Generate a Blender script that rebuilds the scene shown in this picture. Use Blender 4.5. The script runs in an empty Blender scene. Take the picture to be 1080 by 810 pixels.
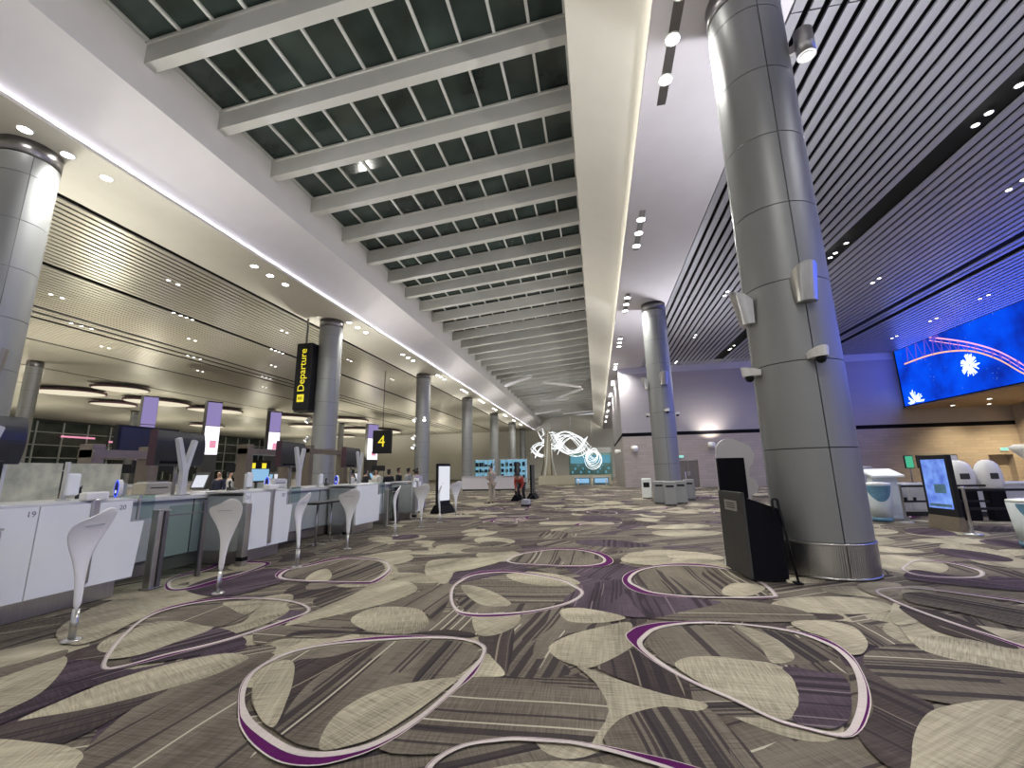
import bpy, bmesh, math, random
from mathutils import Vector, Matrix
R = math.radians
random.seed(7)
SC = bpy.context.scene
COL = SC.collection

# ------------------------------------------------------------------ camera
F_PX, EYE = 455.0, 1.45
def _n(v): return v.normalized()
Yc = _n(Vector(((630-540)/F_PX, (405-496)/F_PX, -1)))
Zc = Vector(((500-540)/F_PX, (405+1820)/F_PX, -1)); Zc = _n(Zc - Yc*Zc.dot(Yc))
Xc = Yc.cross(Zc)
ROT = Matrix((Xc, Yc, Zc))
def at(x, y, z=0.0):
    """point of the plan (floor, or a level z) that lies under a sighted direction"""
    d = ROT @ Vector(((x-540)/F_PX, (405-y)/F_PX, -1))
    t = (z-EYE)/d.z
    return Vector((d.x*t, d.y*t, z))
def at_x(x, y, X):
    d = ROT @ Vector(((x-540)/F_PX, (405-y)/F_PX, -1)); t = X/d.x
    return Vector((X, d.y*t, EYE+d.z*t))
cd = bpy.data.cameras.new('camera'); cam = bpy.data.objects.new('camera', cd); COL.objects.link(cam)
cam.matrix_world = Matrix.Translation((0, 0, EYE)) @ ROT.to_4x4()
cd.sensor_width = 36; cd.lens = F_PX/1080*36; cd.clip_start = .05; cd.clip_end = 500
SC.camera = cam

# ------------------------------------------------------------------ materials
def nt(name):
    m = bpy.data.materials.new(name); m.use_nodes = True
    t = m.node_tree; b = t.nodes['Principled BSDF']
    return m, t, b
def mat(name, col, rough=.5, metal=0., var=.06, scale=6., spec=.5, emit=None, es=0., coat=0., bump=0., aniso=None):
    m, t, b = nt(name)
    N, L = t.nodes, t.links
    tc = N.new('ShaderNodeTexCoord'); no = N.new('ShaderNodeTexNoise'); no.inputs['Scale'].default_value = scale
    no.inputs['Detail'].default_value = 3
    if aniso:
        mp = N.new('ShaderNodeMapping'); mp.inputs['Scale'].default_value = aniso
        L.new(tc.outputs['Object'], mp.inputs['Vector']); L.new(mp.outputs[0], no.inputs['Vector'])
    else: L.new(tc.outputs['Object'], no.inputs['Vector'])
    cr = N.new('ShaderNodeValToRGB')
    cr.color_ramp.elements[0].position = .3; cr.color_ramp.elements[1].position = .7
    cr.color_ramp.elements[0].color = (*[max(0, c*(1-var)) for c in col], 1)
    cr.color_ramp.elements[1].color = (*[min(1, c*(1+var)) for c in col], 1)
    L.new(no.outputs['Fac'], cr.inputs['Fac']); L.new(cr.outputs[0], b.inputs['Base Color'])
    b.inputs['Roughness'].default_value = rough; b.inputs['Metallic'].default_value = metal
    b.inputs['Specular IOR Level'].default_value = spec
    b.inputs['Coat Weight'].default_value = coat
    if emit: b.inputs['Emission Color'].default_value = (*emit, 1); b.inputs['Emission Strength'].default_value = es
    if bump:
        bp = N.new('ShaderNodeBump'); bp.inputs['Strength'].default_value = bump; bp.inputs['Distance'].default_value = .01
        L.new(no.outputs['Fac'], bp.inputs['Height']); L.new(bp.outputs[0], b.inputs['Normal'])
    return m
def glow(name, col, s):
    m = bpy.data.materials.new(name); m.use_nodes = True; t = m.node_tree; t.nodes.clear()
    e = t.nodes.new('ShaderNodeEmission'); e.inputs[0].default_value = (*col, 1); e.inputs[1].default_value = s
    o = t.nodes.new('ShaderNodeOutputMaterial'); t.links.new(e.outputs[0], o.inputs[0]); return m
def glassmat(name, tint, refl=.12):
    m = bpy.data.materials.new(name); m.use_nodes = True; t = m.node_tree; t.nodes.clear()
    tr = t.nodes.new('ShaderNodeBsdfTransparent'); tr.inputs[0].default_value = (*tint, 1)
    gl = t.nodes.new('ShaderNodeBsdfGlossy'); gl.inputs['Roughness'].default_value = .03
    lw = t.nodes.new('ShaderNodeLayerWeight'); lw.inputs[0].default_value = refl
    mx = t.nodes.new('ShaderNodeMixShader'); o = t.nodes.new('ShaderNodeOutputMaterial')
    t.links.new(lw.outputs['Fresnel'], mx.inputs[0]); t.links.new(tr.outputs[0], mx.inputs[1]); t.links.new(gl.outputs[0], mx.inputs[2])
    t.links.new(mx.outputs[0], o.inputs[0]); return m

def carpet(name, base, amp, line_amt, light=(.50,.46,.36), dark=(.030,.024,.028), fine=90., dens=11.):
    """woven carpet: fine streaks along v, and sparse thin light / dark yarn lines, from the piece's own UV in metres"""
    m, t, b = nt(name); N, L = t.nodes, t.links
    uv = N.new('ShaderNodeUVMap'); uv.uv_map = 'weave'
    sp = N.new('ShaderNodeSeparateXYZ'); L.new(uv.outputs[0], sp.inputs[0])
    def math_(op, a, b_=None, c=None):
        n = N.new('ShaderNodeMath'); n.operation = op
        for i, v in enumerate((a, b_, c)):
            if v is None: continue
            if isinstance(v, (int, float)): n.inputs[i].default_value = v
            else: L.new(v, n.inputs[i])
        return n.outputs[0]
    def noise(sx, sy, detail=2):
        mp = N.new('ShaderNodeMapping'); mp.inputs['Scale'].default_value = (sx, sy, 1)
        L.new(uv.outputs[0], mp.inputs[0]); n = N.new('ShaderNodeTexNoise'); n.noise_dimensions = '2D'
        n.inputs['Scale'].default_value = 1; n.inputs['Detail'].default_value = detail
        L.new(mp.outputs[0], n.inputs['Vector']); return n.outputs['Fac']
    streak = noise(fine*.6, 2.2, 3)            # long streaks
    cross = noise(5, fine, 2)                   # fine cross weave
    broad = noise(2.6, .5, 1)                   # broad tone bands
    v = math_('ADD', math_('MULTIPLY', math_('SUBTRACT', streak, .5), amp*1.6), math_('MULTIPLY', math_('SUBTRACT', cross, .5), amp*2.2))
    v = math_('ADD', v, math_('MULTIPLY', math_('SUBTRACT', broad, .5), amp*2.4))
    v = math_('ADD', v, 1.0)
    mul = N.new('ShaderNodeVectorMath'); mul.operation = 'SCALE'; mul.inputs[0].default_value = base
    L.new(v, mul.inputs['Scale'])
    out = mul.outputs[0]
    if line_amt > 0:
        wob = math_('MULTIPLY', math_('SUBTRACT', noise(.6, .7, 1), .5), .10)
        u = math_('ADD', sp.outputs[0], wob)
        for k, (freq, thr, wid, colr) in enumerate(((dens, 1-line_amt*.9, .17, light), (dens*.78, 1-line_amt*1.05, .55, dark), (dens*1.9, 1-line_amt*.8, .5, dark))):
            s = math_('MULTIPLY', u, freq)
            cell = math_('FLOOR', s); fr = math_('FRACT', s)
            wn = N.new('ShaderNodeTexWhiteNoise'); wn.noise_dimensions = '1D'
            L.new(math_('ADD', cell, 17.3*k+3), wn.inputs['W'])
            on = math_('GREATER_THAN', wn.outputs['Value'], thr)
            band = math_('LESS_THAN', math_('ABSOLUTE', math_('SUBTRACT', fr, .5)), wid*.5)
            brk = math_('GREATER_THAN', noise(1.3+k, .45, 0), .43)
            f = math_('MULTIPLY', math_('MULTIPLY', on, band), brk)
            f = math_('MULTIPLY', f, .8)
            mx = N.new('ShaderNodeMix'); mx.data_type = 'RGBA'
            L.new(f, mx.inputs['Factor']); L.new(out, mx.inputs['A']); mx.inputs['B'].default_value = (*colr, 1)
            out = mx.outputs['Result']
    L.new(out, b.inputs['Base Color']); b.inputs['Roughness'].default_value = .95
    b.inputs['Specular IOR Level'].default_value = .1
    return m

M = {}
M['cream'] = carpet('carpet_cream', (.325,.292,.215), .48, 0)
M['taupe'] = carpet('carpet_taupe', (.140,.120,.095), .42, .32)
M['brown'] = carpet('carpet_brown', (.062,.050,.046), .42, .28, light=(.26,.22,.17))
M['plum'] = carpet('carpet_plum', (.075,.055,.070), .42, .28, light=(.2,.16,.17))
M['purple'] = carpet('carpet_purple', (.085,.009,.082), .12, 0)
M['ring'] = carpet('carpet_ring', (.52,.46,.43), .12, 0)
M['white_paint'] = mat('white_painted_plaster', (.74,.72,.74), .6, var=.02, scale=1.5)
M['warm_paint'] = mat('warm_white_plaster', (.74,.72,.64), .6, var=.02, scale=1.5)
M['lilac_paint'] = mat('grey_white_plaster', (.62,.59,.62), .6, var=.02, scale=1.5)
M['beam'] = mat('beam_paint', (.54,.54,.52), .55, var=.03, scale=2)
M['mullion'] = mat('mullion_aluminium', (.60,.62,.60), .4, .1, var=.03)
M['night_glass'] = mat('night_glass', (.026,.040,.035), .12, var=.5, scale=.6, spec=.6)
M['slat_left'] = mat('slat_champagne', (.58,.55,.46), .32, .35, var=.04, scale=3, aniso=(1,.05,1))
M['slat_right'] = mat('slat_grey', (.40,.40,.43), .35, .35, var=.05, scale=3, aniso=(1,.05,1))
M['plenum'] = mat('black_plenum', (.006,.006,.007), .9)
M['panel'] = mat('column_panel', (.30,.305,.30), .46, .5, var=.04, scale=2.5, aniso=(1,1,.3))
M['panel_dark'] = mat('column_seam', (.05,.05,.055), .6)
M['steel'] = mat('brushed_steel', (.58,.57,.55), .28, .95, var=.06, scale=40, aniso=(1,1,.05))
M['steel_dark'] = mat('dark_steel', (.22,.21,.21), .35, .9, var=.06)
M['bronze'] = mat('bronze_metal', (.24,.20,.15), .35, .6, var=.06)
M['white'] = mat('white_gloss', (.86,.88,.87), .25, var=.015, scale=2, coat=.3)
M['white_plastic'] = mat('white_plastic', (.86,.85,.81), .38, var=.02)
M['grey_panel'] = mat('grey_green_panel', (.38,.41,.40), .35, var=.03)
M['worktop'] = mat('pale_worktop', (.60,.60,.60), .3, var=.03)
M['black'] = mat('black_plastic', (.008,.008,.010), .4, var=.1, spec=.3)
M['black_matte'] = mat('black_matte', (.005,.005,.008), .8, var=.1, spec=.15)
M['charcoal'] = mat('charcoal_laminate', (.055,.055,.052), .55, var=.05, spec=.3)
M['monitor'] = mat('monitor_back', (.022,.024,.028), .28, var=.1)
M['number'] = mat('grey_lettering', (.18,.19,.22), .5)
M['glass'] = glassmat('clear_glass', (.80,.88,.86), .10)
M['storefront'] = glassmat('green_glass', (.62,.78,.74), .2)
M['wood'] = mat('timber_soffit', (.32,.22,.13), .4, var=.25, scale=5, aniso=(.3,6,1))
M['beige'] = mat('beige_laminate', (.55,.50,.38), .5, var=.04)
M['skirt'] = mat('brown_plinth', (.20,.175,.15), .45, .3, var=.06)
M['cable'] = mat('red_fabric', (.42,.05,.035), .8, var=.1)
M['skin'] = mat('skin', (.48,.30,.21), .55, var=.05)
M['hair'] = mat('black_hair', (.012,.010,.010), .5, var=.2)
M['khaki'] = mat('khaki_cloth', (.36,.31,.25), .85, var=.08)
M['navy'] = mat('navy_cloth', (.025,.03,.06), .85, var=.1)
M['black_cloth'] = mat('black_cloth', (.015,.015,.018), .85, var=.1)
M['white_cloth'] = mat('white_cloth', (.68,.66,.62), .85, var=.05)
M['grey_cloth'] = mat('grey_cloth', (.30,.30,.34), .85, var=.06)
M['lilac_cloth'] = mat('lilac_cloth', (.35,.32,.42), .85, var=.06)
M['lamp'] = glow('lamp_lens', (1,.98,.93), 26)
M['lamp_small'] = glow('small_lamp_lens', (1,.98,.93), 9)
M['cove_led'] = glow('cove_led', (.86,.86,1.0), 34)
M['cove_led_warm'] = glow('cove_led_warm', (1.0,.95,.82), 16)
M['cloud'] = glow('cloud_light_face', (1,.90,.68), .80)
M['maroon'] = mat('maroon_rim', (.06,.02,.03), .5)
M['lightbox'] = glow('lit_panel_white', (.93,.88,1.0), 1.6)
M['lilac_box'] = glow('lit_panel_lilac', (.42,.34,.70), .62)
M['pink_box'] = glow('lit_panel_pink', (.9,.35,.5), .9)
M['blue_ring'] = glow('blue_light_ring', (.06,.12,1.0), 1.2)
M['yellow'] = glow('yellow_sign', (.95,.80,.05), .9)
M['white_screen'] = glow('white_screen', (.80,.82,.90), .85)
M['grey_screen'] = glow('grey_screen', (.40,.38,.44), .8)
M['blue_shelf'] = glow('blue_shelf_light', (.32,.58,.85), .8)
M['tube'] = glow('light_tube', (.95,1.0,1.0), 1.6)
M['green_exit'] = glow('exit_sign', (.25,.85,.70), 1.0)
M['green_screen'] = glow('green_screen', (.10,.62,.36), .7)
M['pink_arc'] = glow('pink_arc', (1.0,.42,.62), 1.3)
M['orange_arc'] = glow('orange_arc', (1.0,.50,.30), 1.2)
M['spark'] = glow('firework_white', (.75,.95,1.0), 1.5)
M['violet_lattice'] = glow('violet_lattice', (.16,.10,.75), .8)
M['blue_panel'] = mat('teal_panel', (.10,.22,.32), .45, var=.3, scale=3)
M['pale_panel'] = mat('pale_bin_panel', (.62,.68,.70), .4, var=.08, scale=3)

def tile_mat(name, c1, c2, mortar, w, h):
    m, t, b = nt(name); N, L = t.nodes, t.links
    tc = N.new('ShaderNodeTexCoord'); sp = N.new('ShaderNodeSeparateXYZ'); cb = N.new('ShaderNodeCombineXYZ')
    ad = N.new('ShaderNodeMath'); ad.operation = 'ADD'
    L.new(tc.outputs['Object'], sp.inputs[0]); L.new(sp.outputs[0], ad.inputs[0]); L.new(sp.outputs[1], ad.inputs[1])
    L.new(ad.outputs[0], cb.inputs[0]); L.new(sp.outputs[2], cb.inputs[1])
    br = N.new('ShaderNodeTexBrick'); br.inputs['Scale'].default_value = 1
    br.inputs['Brick Width'].default_value = w; br.inputs['Row Height'].default_value = h
    br.inputs['Mortar Size'].default_value = .006; br.inputs['Color1'].default_value = (*c1, 1)
    br.inputs['Color2'].default_value = (*c2, 1); br.inputs['Mortar'].default_value = (*mortar, 1)
    L.new(cb.outputs[0], br.inputs['Vector']); L.new(br.outputs['Color'], b.inputs['Base Color'])
    b.inputs['Roughness'].default_value = .55; return m
M['tile'] = tile_mat('stone_tile', (.46,.40,.36), (.40,.35,.31), (.30,.26,.23), .9, .22)
M['upper_wall'] = tile_mat('upper_wall_panel', (.40,.37,.38), (.38,.355,.37), (.33,.31,.32), 2.4, .6)

def screen_mat(name):
    m = bpy.data.materials.new(name); m.use_nodes = True; t = m.node_tree; t.nodes.clear(); N, L = t.nodes, t.links
    tc = N.new('ShaderNodeTexCoord')
    n1 = N.new('ShaderNodeTexNoise'); n1.inputs['Scale'].default_value = .35; n1.inputs['Detail'].default_value = 4
    L.new(tc.outputs['Object'], n1.inputs['Vector'])
    cr = N.new('ShaderNodeValToRGB'); e = cr.color_ramp.elements
    e[0].position = .32; e[0].color = (.004,.012,.20,1); e[1].position = .68; e[1].color = (.002,.085,.80,1)
    x = e.new(.5); x.color = (.002,.050,.62,1)
    L.new(n1.outputs['Fac'], cr.inputs['Fac'])
    vo = N.new('ShaderNodeTexVoronoi'); vo.inputs['Scale'].default_value = 5.5
    L.new(tc.outputs['Object'], vo.inputs['Vector'])
    lt = N.new('ShaderNodeMath'); lt.operation = 'LESS_THAN'; lt.inputs[1].default_value = .12; L.new(vo.outputs['Distance'], lt.inputs[0])
    n2 = N.new('ShaderNodeTexNoise'); n2.inputs['Scale'].default_value = .8; L.new(tc.outputs['Object'], n2.inputs['Vector'])
    gt = N.new('ShaderNodeMath'); gt.operation = 'GREATER_THAN'; gt.inputs[1].default_value = .55; L.new(n2.outputs['Fac'], gt.inputs[0])
    mu = N.new('ShaderNodeMath'); mu.operation = 'MULTIPLY'; L.new(lt.outputs[0], mu.inputs[0]); L.new(gt.outputs[0], mu.inputs[1])
    m2 = N.new('ShaderNodeMath'); m2.operation = 'MULTIPLY'; m2.inputs[1].default_value = .45; L.new(mu.outputs[0], m2.inputs[0])
    mx = N.new('ShaderNodeMix'); mx.data_type = 'RGBA'; mx.inputs['B'].default_value = (.25,.55,1,1)
    L.new(m2.outputs[0], mx.inputs['Factor']); L.new(cr.outputs[0], mx.inputs['A'])
    em = N.new('ShaderNodeEmission'); em.inputs[1].default_value = SCREEN_S; L.new(mx.outputs['Result'], em.inputs[0])
    o = N.new('ShaderNodeOutputMaterial'); L.new(em.outputs[0], o.inputs[0]); return m
SCREEN_S = 1.25
M['led'] = screen_mat('media_wall')
def kiosk_screen(name):
    m = bpy.data.materials.new(name); m.use_nodes = True; t = m.node_tree; t.nodes.clear(); N, L = t.nodes, t.links
    tc = N.new('ShaderNodeTexCoord'); n1 = N.new('ShaderNodeTexNoise'); n1.inputs['Scale'].default_value = 4; n1.inputs['Detail'].default_value = 3
    L.new(tc.outputs['Object'], n1.inputs['Vector']); cr = N.new('ShaderNodeValToRGB'); e = cr.color_ramp.elements
    e[0].position = .35; e[0].color = (.10,.17,.62,1); e[1].position = .68; e[1].color = (.24,.42,.95,1)
    L.new(n1.outputs['Fac'], cr.inputs[0]); em = N.new('ShaderNodeEmission'); em.inputs[1].default_value = .95
    L.new(cr.outputs[0], em.inputs[0]); o = N.new('ShaderNodeOutputMaterial'); L.new(em.outputs[0], o.inputs[0]); return m
M['kiosk_screen'] = kiosk_screen('kiosk_display')

# ------------------------------------------------------------------ mesh builder
class MB:
    def __init__(s): s.bm = bmesh.new(); s.mi = 0
    def poly(s, pts, mi=None):
        vs = [s.bm.verts.new(p) for p in pts]
        f = s.bm.faces.new(vs); f.material_index = s.mi if mi is None else mi; return f
    def box(s, x0, x1, y0, y1, z0, z1, mi=None, bev=0.):
        v = [s.bm.verts.new((x, y, z)) for z in (z0, z1) for x, y in ((x0,y0),(x1,y0),(x1,y1),(x0,y1))]
        fs = [s.bm.faces.new([v[i] for i in q]) for q in ((3,2,1,0),(4,5,6,7),(0,1,5,4),(1,2,6,5),(2,3,7,6),(3,0,4,7))]
        for f in fs: f.material_index = s.mi if mi is None else mi
        if bev:
            es = list({e for f in fs for e in f.edges})
            bmesh.ops.bevel(s.bm, geom=es, offset=bev, segments=2, affect='EDGES', profile=.5)
        return s
    def prism(s, poly, d, mi=None):
        """polygon (list of Vector) extruded by the vector d"""
        d = Vector(d); a = [s.bm.verts.new(p) for p in poly]; b = [s.bm.verts.new(Vector(p)+d) for p in poly]; n = len(poly)
        fs = [s.bm.faces.new(a[::-1]), s.bm.faces.new(b)]
        for i in range(n): fs.append(s.bm.faces.new((a[i], a[(i+1)%n], b[(i+1)%n], b[i])))
        for f in fs: f.material_index = s.mi if mi is None else mi
        bmesh.ops.recalc_face_normals(s.bm, faces=fs); return s
    def tube(s, pts, r, seg=8, mi=None, cap=True, flat=1.):
        pts = [Vector(p) for p in pts]; n = len(pts); rs = r if isinstance(r, (list, tuple)) else [r]*n
        rings = []; prev = None
        for i, p in enumerate(pts):
            t = (pts[min(i+1,n-1)]-pts[max(i-1,0)]).normalized()
            if prev is None:
                a = Vector((0,0,1)) if abs(t.z) < .9 else Vector((1,0,0)); u = t.cross(a).normalized()
            else:
                u = prev - t*prev.dot(t); u = u.normalized() if u.length > 1e-6 else t.orthogonal().normalized()
            prev = u; w = t.cross(u)
            rings.append([s.bm.verts.new(p + (u*math.cos(2*math.pi*k/seg) + w*flat*math.sin(2*math.pi*k/seg))*rs[i]) for k in range(seg)])
        fs = []
        for a, b in zip(rings, rings[1:]):
            for k in range(seg): fs.append(s.bm.faces.new((a[k], a[(k+1)%seg], b[(k+1)%seg], b[k])))
        if cap: fs.append(s.bm.faces.new(rings[0][::-1])); fs.append(s.bm.faces.new(rings[-1]))
        for f in fs: f.material_index = s.mi if mi is None else mi; f.smooth = len(f.verts) == 4
        return s
    def lathe(s, prof, c=(0,0,0), seg=24, mi=None, cap=True, sx=1., sy=1.):
        c = Vector(c)
        rings = [[s.bm.verts.new(c+Vector((r*sx*math.cos(2*math.pi*k/seg), r*sy*math.sin(2*math.pi*k/seg), z))) for k in range(seg)] for r, z in prof]
        fs = []
        for a, b in zip(rings, rings[1:]):
            for k in range(seg): fs.append(s.bm.faces.new((a[k], a[(k+1)%seg], b[(k+1)%seg], b[k])))
        if cap: fs.append(s.bm.faces.new(rings[0][::-1])); fs.append(s.bm.faces.new(rings[-1]))
        for f in fs: f.material_index = s.mi if mi is None else mi; f.smooth = len(f.verts) == 4
        return s
    def loft(s, rings, mi=None, cap=True, smooth=True):
        rs = [[s.bm.verts.new(p) for p in r] for r in rings]; n = len(rs[0]); fs = []
        for a, b in zip(rs, rs[1:]):
            for k in range(n): fs.append(s.bm.faces.new((a[k], a[(k+1)%n], b[(k+1)%n], b[k])))
        for f in fs: f.smooth = smooth
        if cap: fs.append(s.bm.faces.new(rs[0][::-1])); fs.append(s.bm.faces.new(rs[-1]))
        for f in fs: f.material_index = s.mi if mi is None else mi
        bmesh.ops.recalc_face_normals(s.bm, faces=fs); return s
    def build(s, name, mats, parent=None):
        if not isinstance(mats, (list, tuple)): mats = [mats]
        me = bpy.data.meshes.new(name); s.bm.to_mesh(me); s.bm.free()
        for m in mats: me.materials.append(m)
        o = bpy.data.objects.new(name, me); COL.objects.link(o)
        if parent: o.parent = parent
        return o
def tag(o, label=None, cat=None, group=None, kind=None):
    if label: o['label'] = label
    if cat: o['category'] = cat
    if group: o['group'] = group
    if kind: o['kind'] = kind
    return o
def thing(name, label, cat, loc=(0,0,0), rz=0., group=None):
    o = bpy.data.objects.new(name, None); COL.objects.link(o); o.location = loc; o.rotation_euler = (0,0,rz)
    o.empty_display_size = .1
    return tag(o, label, cat, group)
def struct(mb, name, mats, label=None, cat=None):
    return tag(mb.build(name, mats), label, cat, kind='structure')
def dup(root, loc, rz=None, label=None, group=None):
    r = root.copy(); COL.objects.link(r); r.location = loc
    if rz is not None: r.rotation_euler = (0,0,rz)
    if label: r['label'] = label
    if group: r['group'] = group
    for ch in list(root.children):
        c = ch.copy(); COL.objects.link(c); c.parent = r
        for g in list(ch.children):
            d = g.copy(); COL.objects.link(d); d.parent = c
    return r
def text(body, size, loc, rot, m, parent=None, name='lettering', ext=.002, align='CENTER'):
    cu = bpy.data.curves.new(name, 'FONT'); cu.body = body; cu.size = size; cu.extrude = ext
    cu.align_x = align; cu.align_y = 'CENTER'; cu.materials.append(m)
    o = bpy.data.objects.new(name, cu); COL.objects.link(o); o.location = loc
    o.rotation_euler = rot
    dg = bpy.context.evaluated_depsgraph_get(); me = bpy.data.meshes.new_from_object(o.evaluated_get(dg))
    q = bpy.data.objects.new(name, me); COL.objects.link(q); q.location = loc; q.rotation_euler = rot
    bpy.data.objects.remove(o)
    if parent: q.parent = parent
    return q
ORD = ['nearest','second','third','fourth','fifth','sixth','seventh','eighth','ninth','tenth','eleventh','twelfth','thirteenth','fourteenth','fifteenth']

# ------------------------------------------------------------------ FLOOR: patterned carpet, one mesh
def spline(pts, n=48):
    P = [Vector((p[0], p[1])) for p in pts]; k = len(P); out = []
    per = max(2, n//k)
    for i in range(k):
        a, b, c, d = P[i-1], P[i], P[(i+1)%k], P[(i+2)%k]
        for j in range(per):
            t = j/per
            out.append(.5*((2*b)+(c-a)*t+(2*a-5*b+4*c-d)*t*t+(3*b-a-3*c+d)*t**3))
    return out
CM = ['taupe','cream','brown','plum','purple','ring']
cb = bmesh.new(); uvl = cb.loops.layers.uv.new('weave')
zlev = [0]
def nextz(): zlev[0] += 1; return -0.012 + zlev[0]*7e-6
def cpoly(pts2, kind, ang, z=None):
    z = nextz() if z is None else z
    vs = [cb.verts.new((p[0], p[1], z)) for p in pts2]
    try: f = cb.faces.new(vs)
    except ValueError: return
    f.normal_update()
    if f.normal.z < 0: f.normal_flip()
    f.material_index = CM.index(kind); ca, sa = math.cos(ang), math.sin(ang)
    ox, oy = random.uniform(0, 50), random.uniform(0, 50)
    for l in f.loops:
        x, y = l.vert.co.x, l.vert.co.y
        l[uvl].uv = (-x*sa+y*ca+ox, x*ca+y*sa+oy)       # v runs along the stripes
def cring(outer, inner, kind):
    z = nextz(); n = len(outer)
    a = [cb.verts.new((p[0], p[1], z)) for p in outer]; b = [cb.verts.new((p[0], p[1], z)) for p in inner]
    for i in range(n):
        f = cb.faces.new((a[i], a[(i+1)%n], b[(i+1)%n], b[i])); f.normal_update()
        if f.normal.z < 0: f.normal_flip()
        f.material_index = CM.index(kind)
        for l in f.loops: l[uvl].uv = (l.vert.co.x, l.vert.co.y)
def egg(cx, cy, a, b, ang, k=.18, n=36):
    o = []
    for i in range(n):
        t = 2*math.pi*i/n; x = a*math.cos(t); y = b*math.sin(t)*(1+k*math.cos(t))
        o.append(Vector((cx+x*math.cos(ang)-y*math.sin(ang), cy+x*math.sin(ang)+y*math.cos(ang))))
    return o
cpoly([(-80,-25),(40,-25),(40,100),(-80,100)], 'taupe', .5, z=-.012)
def rnd_field(n, xr, yr, smin, smax):
    for _ in range(n):
        x, y = random.uniform(*xr), random.uniform(*yr)
        a = random.uniform(smin, smax); b = a*random.uniform(.45, .75)
        kind = random.choices(['cream','taupe','brown','plum'], (.36,.36,.14,.14))[0]
        cpoly(egg(x, y, a, b, random.uniform(0, 3.14), random.uniform(-.3,.3)), kind, random.uniform(.1, 1.6))
def rnd_loop(x, y, a, b, ang, w):
    ou = egg(x, y, a, b, ang, .2, 56); s = random.choice((-1, 1))
    sh = w*.45*s; inn = egg(x+sh*math.cos(ang), y+sh*math.sin(ang), a-w*.6, b-w*.45, ang, .2, 56)
    mid = [o.lerp(i, max(0, 1-.045/max(.001,(o-i).length))) for o, i in zip(ou, inn)]
    cring(ou, mid, 'purple'); cring(mid, inn, 'ring')
rnd_field(620, (-8, 14), (2, 20), .30, .85)
rnd_field(800, (-14, 28), (16, 37), .35, .95)
rnd_field(120, (-10, 3), (36, 60), .5, 1.2)
for _ in range(110):
    x, y = random.uniform(-7, 18), random.uniform(9, 36)
    rnd_loop(x, y, random.uniform(.6, .95), random.uniform(.36,.52), random.uniform(0, 3.14), random.uniform(.08,.2))
def tr(pts): return [at(x, y) for x, y in pts]
def ang_of(d):
    a, b = at(*d[0]), at(*d[1]); return math.atan2(b.y-a.y, b.x-a.x)
def piece(kind, pts, d=((500,725),(640,735)), n=44, sharp=False):
    w = tr(pts); cpoly(w if sharp else spline(w, n), kind, ang_of(d))
# large ground fields close to the lens
piece('taupe', [(75,815),(90,790),(140,747),(190,722),(260,694),(290,690),(256,720),(250,760),(262,785),(275,800),(280,840),(50,840)], ((100,800),(250,715)))
piece('taupe', [(500,712),(560,711),(600,712),(630,722),(642,740),(640,765),(628,782),(560,777),(500,782),(460,795),(400,790),(440,760),(480,727)])
piece('taupe', [(547,650),(590,640),(640,655),(640,662),(600,668),(579,682),(590,695),(600,712),(535,713),(515,690),(505,672),(525,668),(545,660)], ((545,700),(590,645)))
piece('taupe', [(640,760),(680,746),(735,743),(770,768),(820,840),(740,840),(675,795),(640,786)], ((690,750),(720,800)))
piece('taupe', [(912,690),(960,678),(1000,692),(1080,708),(1120,720),(1120,752),(1000,742),(930,722)], ((920,703),(1080,712)))
piece('taupe', [(690,652),(690,640),(760,632),(830,640),(862,652),(820,656),(760,655)], ((700,645),(850,648)))
piece('taupe', [(268,664),(290,655),(340,645),(390,634),(400,640),(372,652),(376,664),(350,672),(300,672),(272,680)], ((280,665),(400,672)))
piece('taupe', [(440,672),(455,655),(480,640),(470,630),(500,640),(545,655),(520,668),(500,670)], ((455,672),(500,635)))
piece('taupe', [(400,640),(440,625),(470,612),(480,620),(474,632),(460,655),(445,645)], ((410,640),(470,605)))
piece('cream', [(100,640),(150,625),(200,617),(235,625),(210,632),(150,652),(110,672),(75,680),(60,665)], ((90,650),(200,625)))
piece('brown', [(300,672),(340,668),(430,669),(490,672),(500,668),(470,664),(420,668),(330,664)], ((300,668),(430,669)))
# loops: outer line, inner line
def ring(out, inn, white=.046, thin=.010):
    o = spline(tr(out), 96); i = spline(tr(inn), 96)
    c = sum(o, Vector((0,0)))/len(o)
    def resample(poly, n=110):
        res = []
        for k in range(n):
            a = -math.pi + 2*math.pi*k/n; d = Vector((math.cos(a), math.sin(a))); best = None
            for p, q in zip(poly, poly[1:]+poly[:1]):
                e = q-p; den = d.x*e.y-d.y*e.x
                if abs(den) < 1e-9: continue
                w = p-c; t = (w.x*e.y-w.y*e.x)/den; s = (w.x*d.y-w.y*d.x)/den
                if t > 0 and -1e-6 <= s <= 1+1e-6: best = t if best is None else max(best, t)
            res.append(c+d*(best or .5))
        return res
    oo, ii = resample(o), resample(i)
    for k in range(len(oo)):
        if (ii[k]-c).length > (oo[k]-c).length-.03: ii[k] = c+(oo[k]-c).normalized()*((oo[k]-c).length-.03)
    for k in range(len(oo)):
        L = (ii[k]-oo[k]).length; ii[k] = oo[k]+(ii[k]-oo[k])*((max(.038, L-.04) if L < .12 else min(L, .08+(L-.12)*1.3))/L)
    mid = []; m0 = []
    for a, b in zip(oo, ii):
        L = (a-b).length; w = min(white, L*.78); mid.append(b+(a-b).normalized()*w)
        m0.append(a-(a-b).normalized()*min(thin, L*.12))
    return oo, m0, mid, ii
RINGS = []
A_in = [(265,735),(269,717),(280,704),(310,690),(347,682),(405,677),(455,675),(487,677),(504,684),(502,694),(487,709),(460,734),(435,754),(400,775),(370,785),(340,789),(312,784),(285,766),(270,750)]
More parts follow.
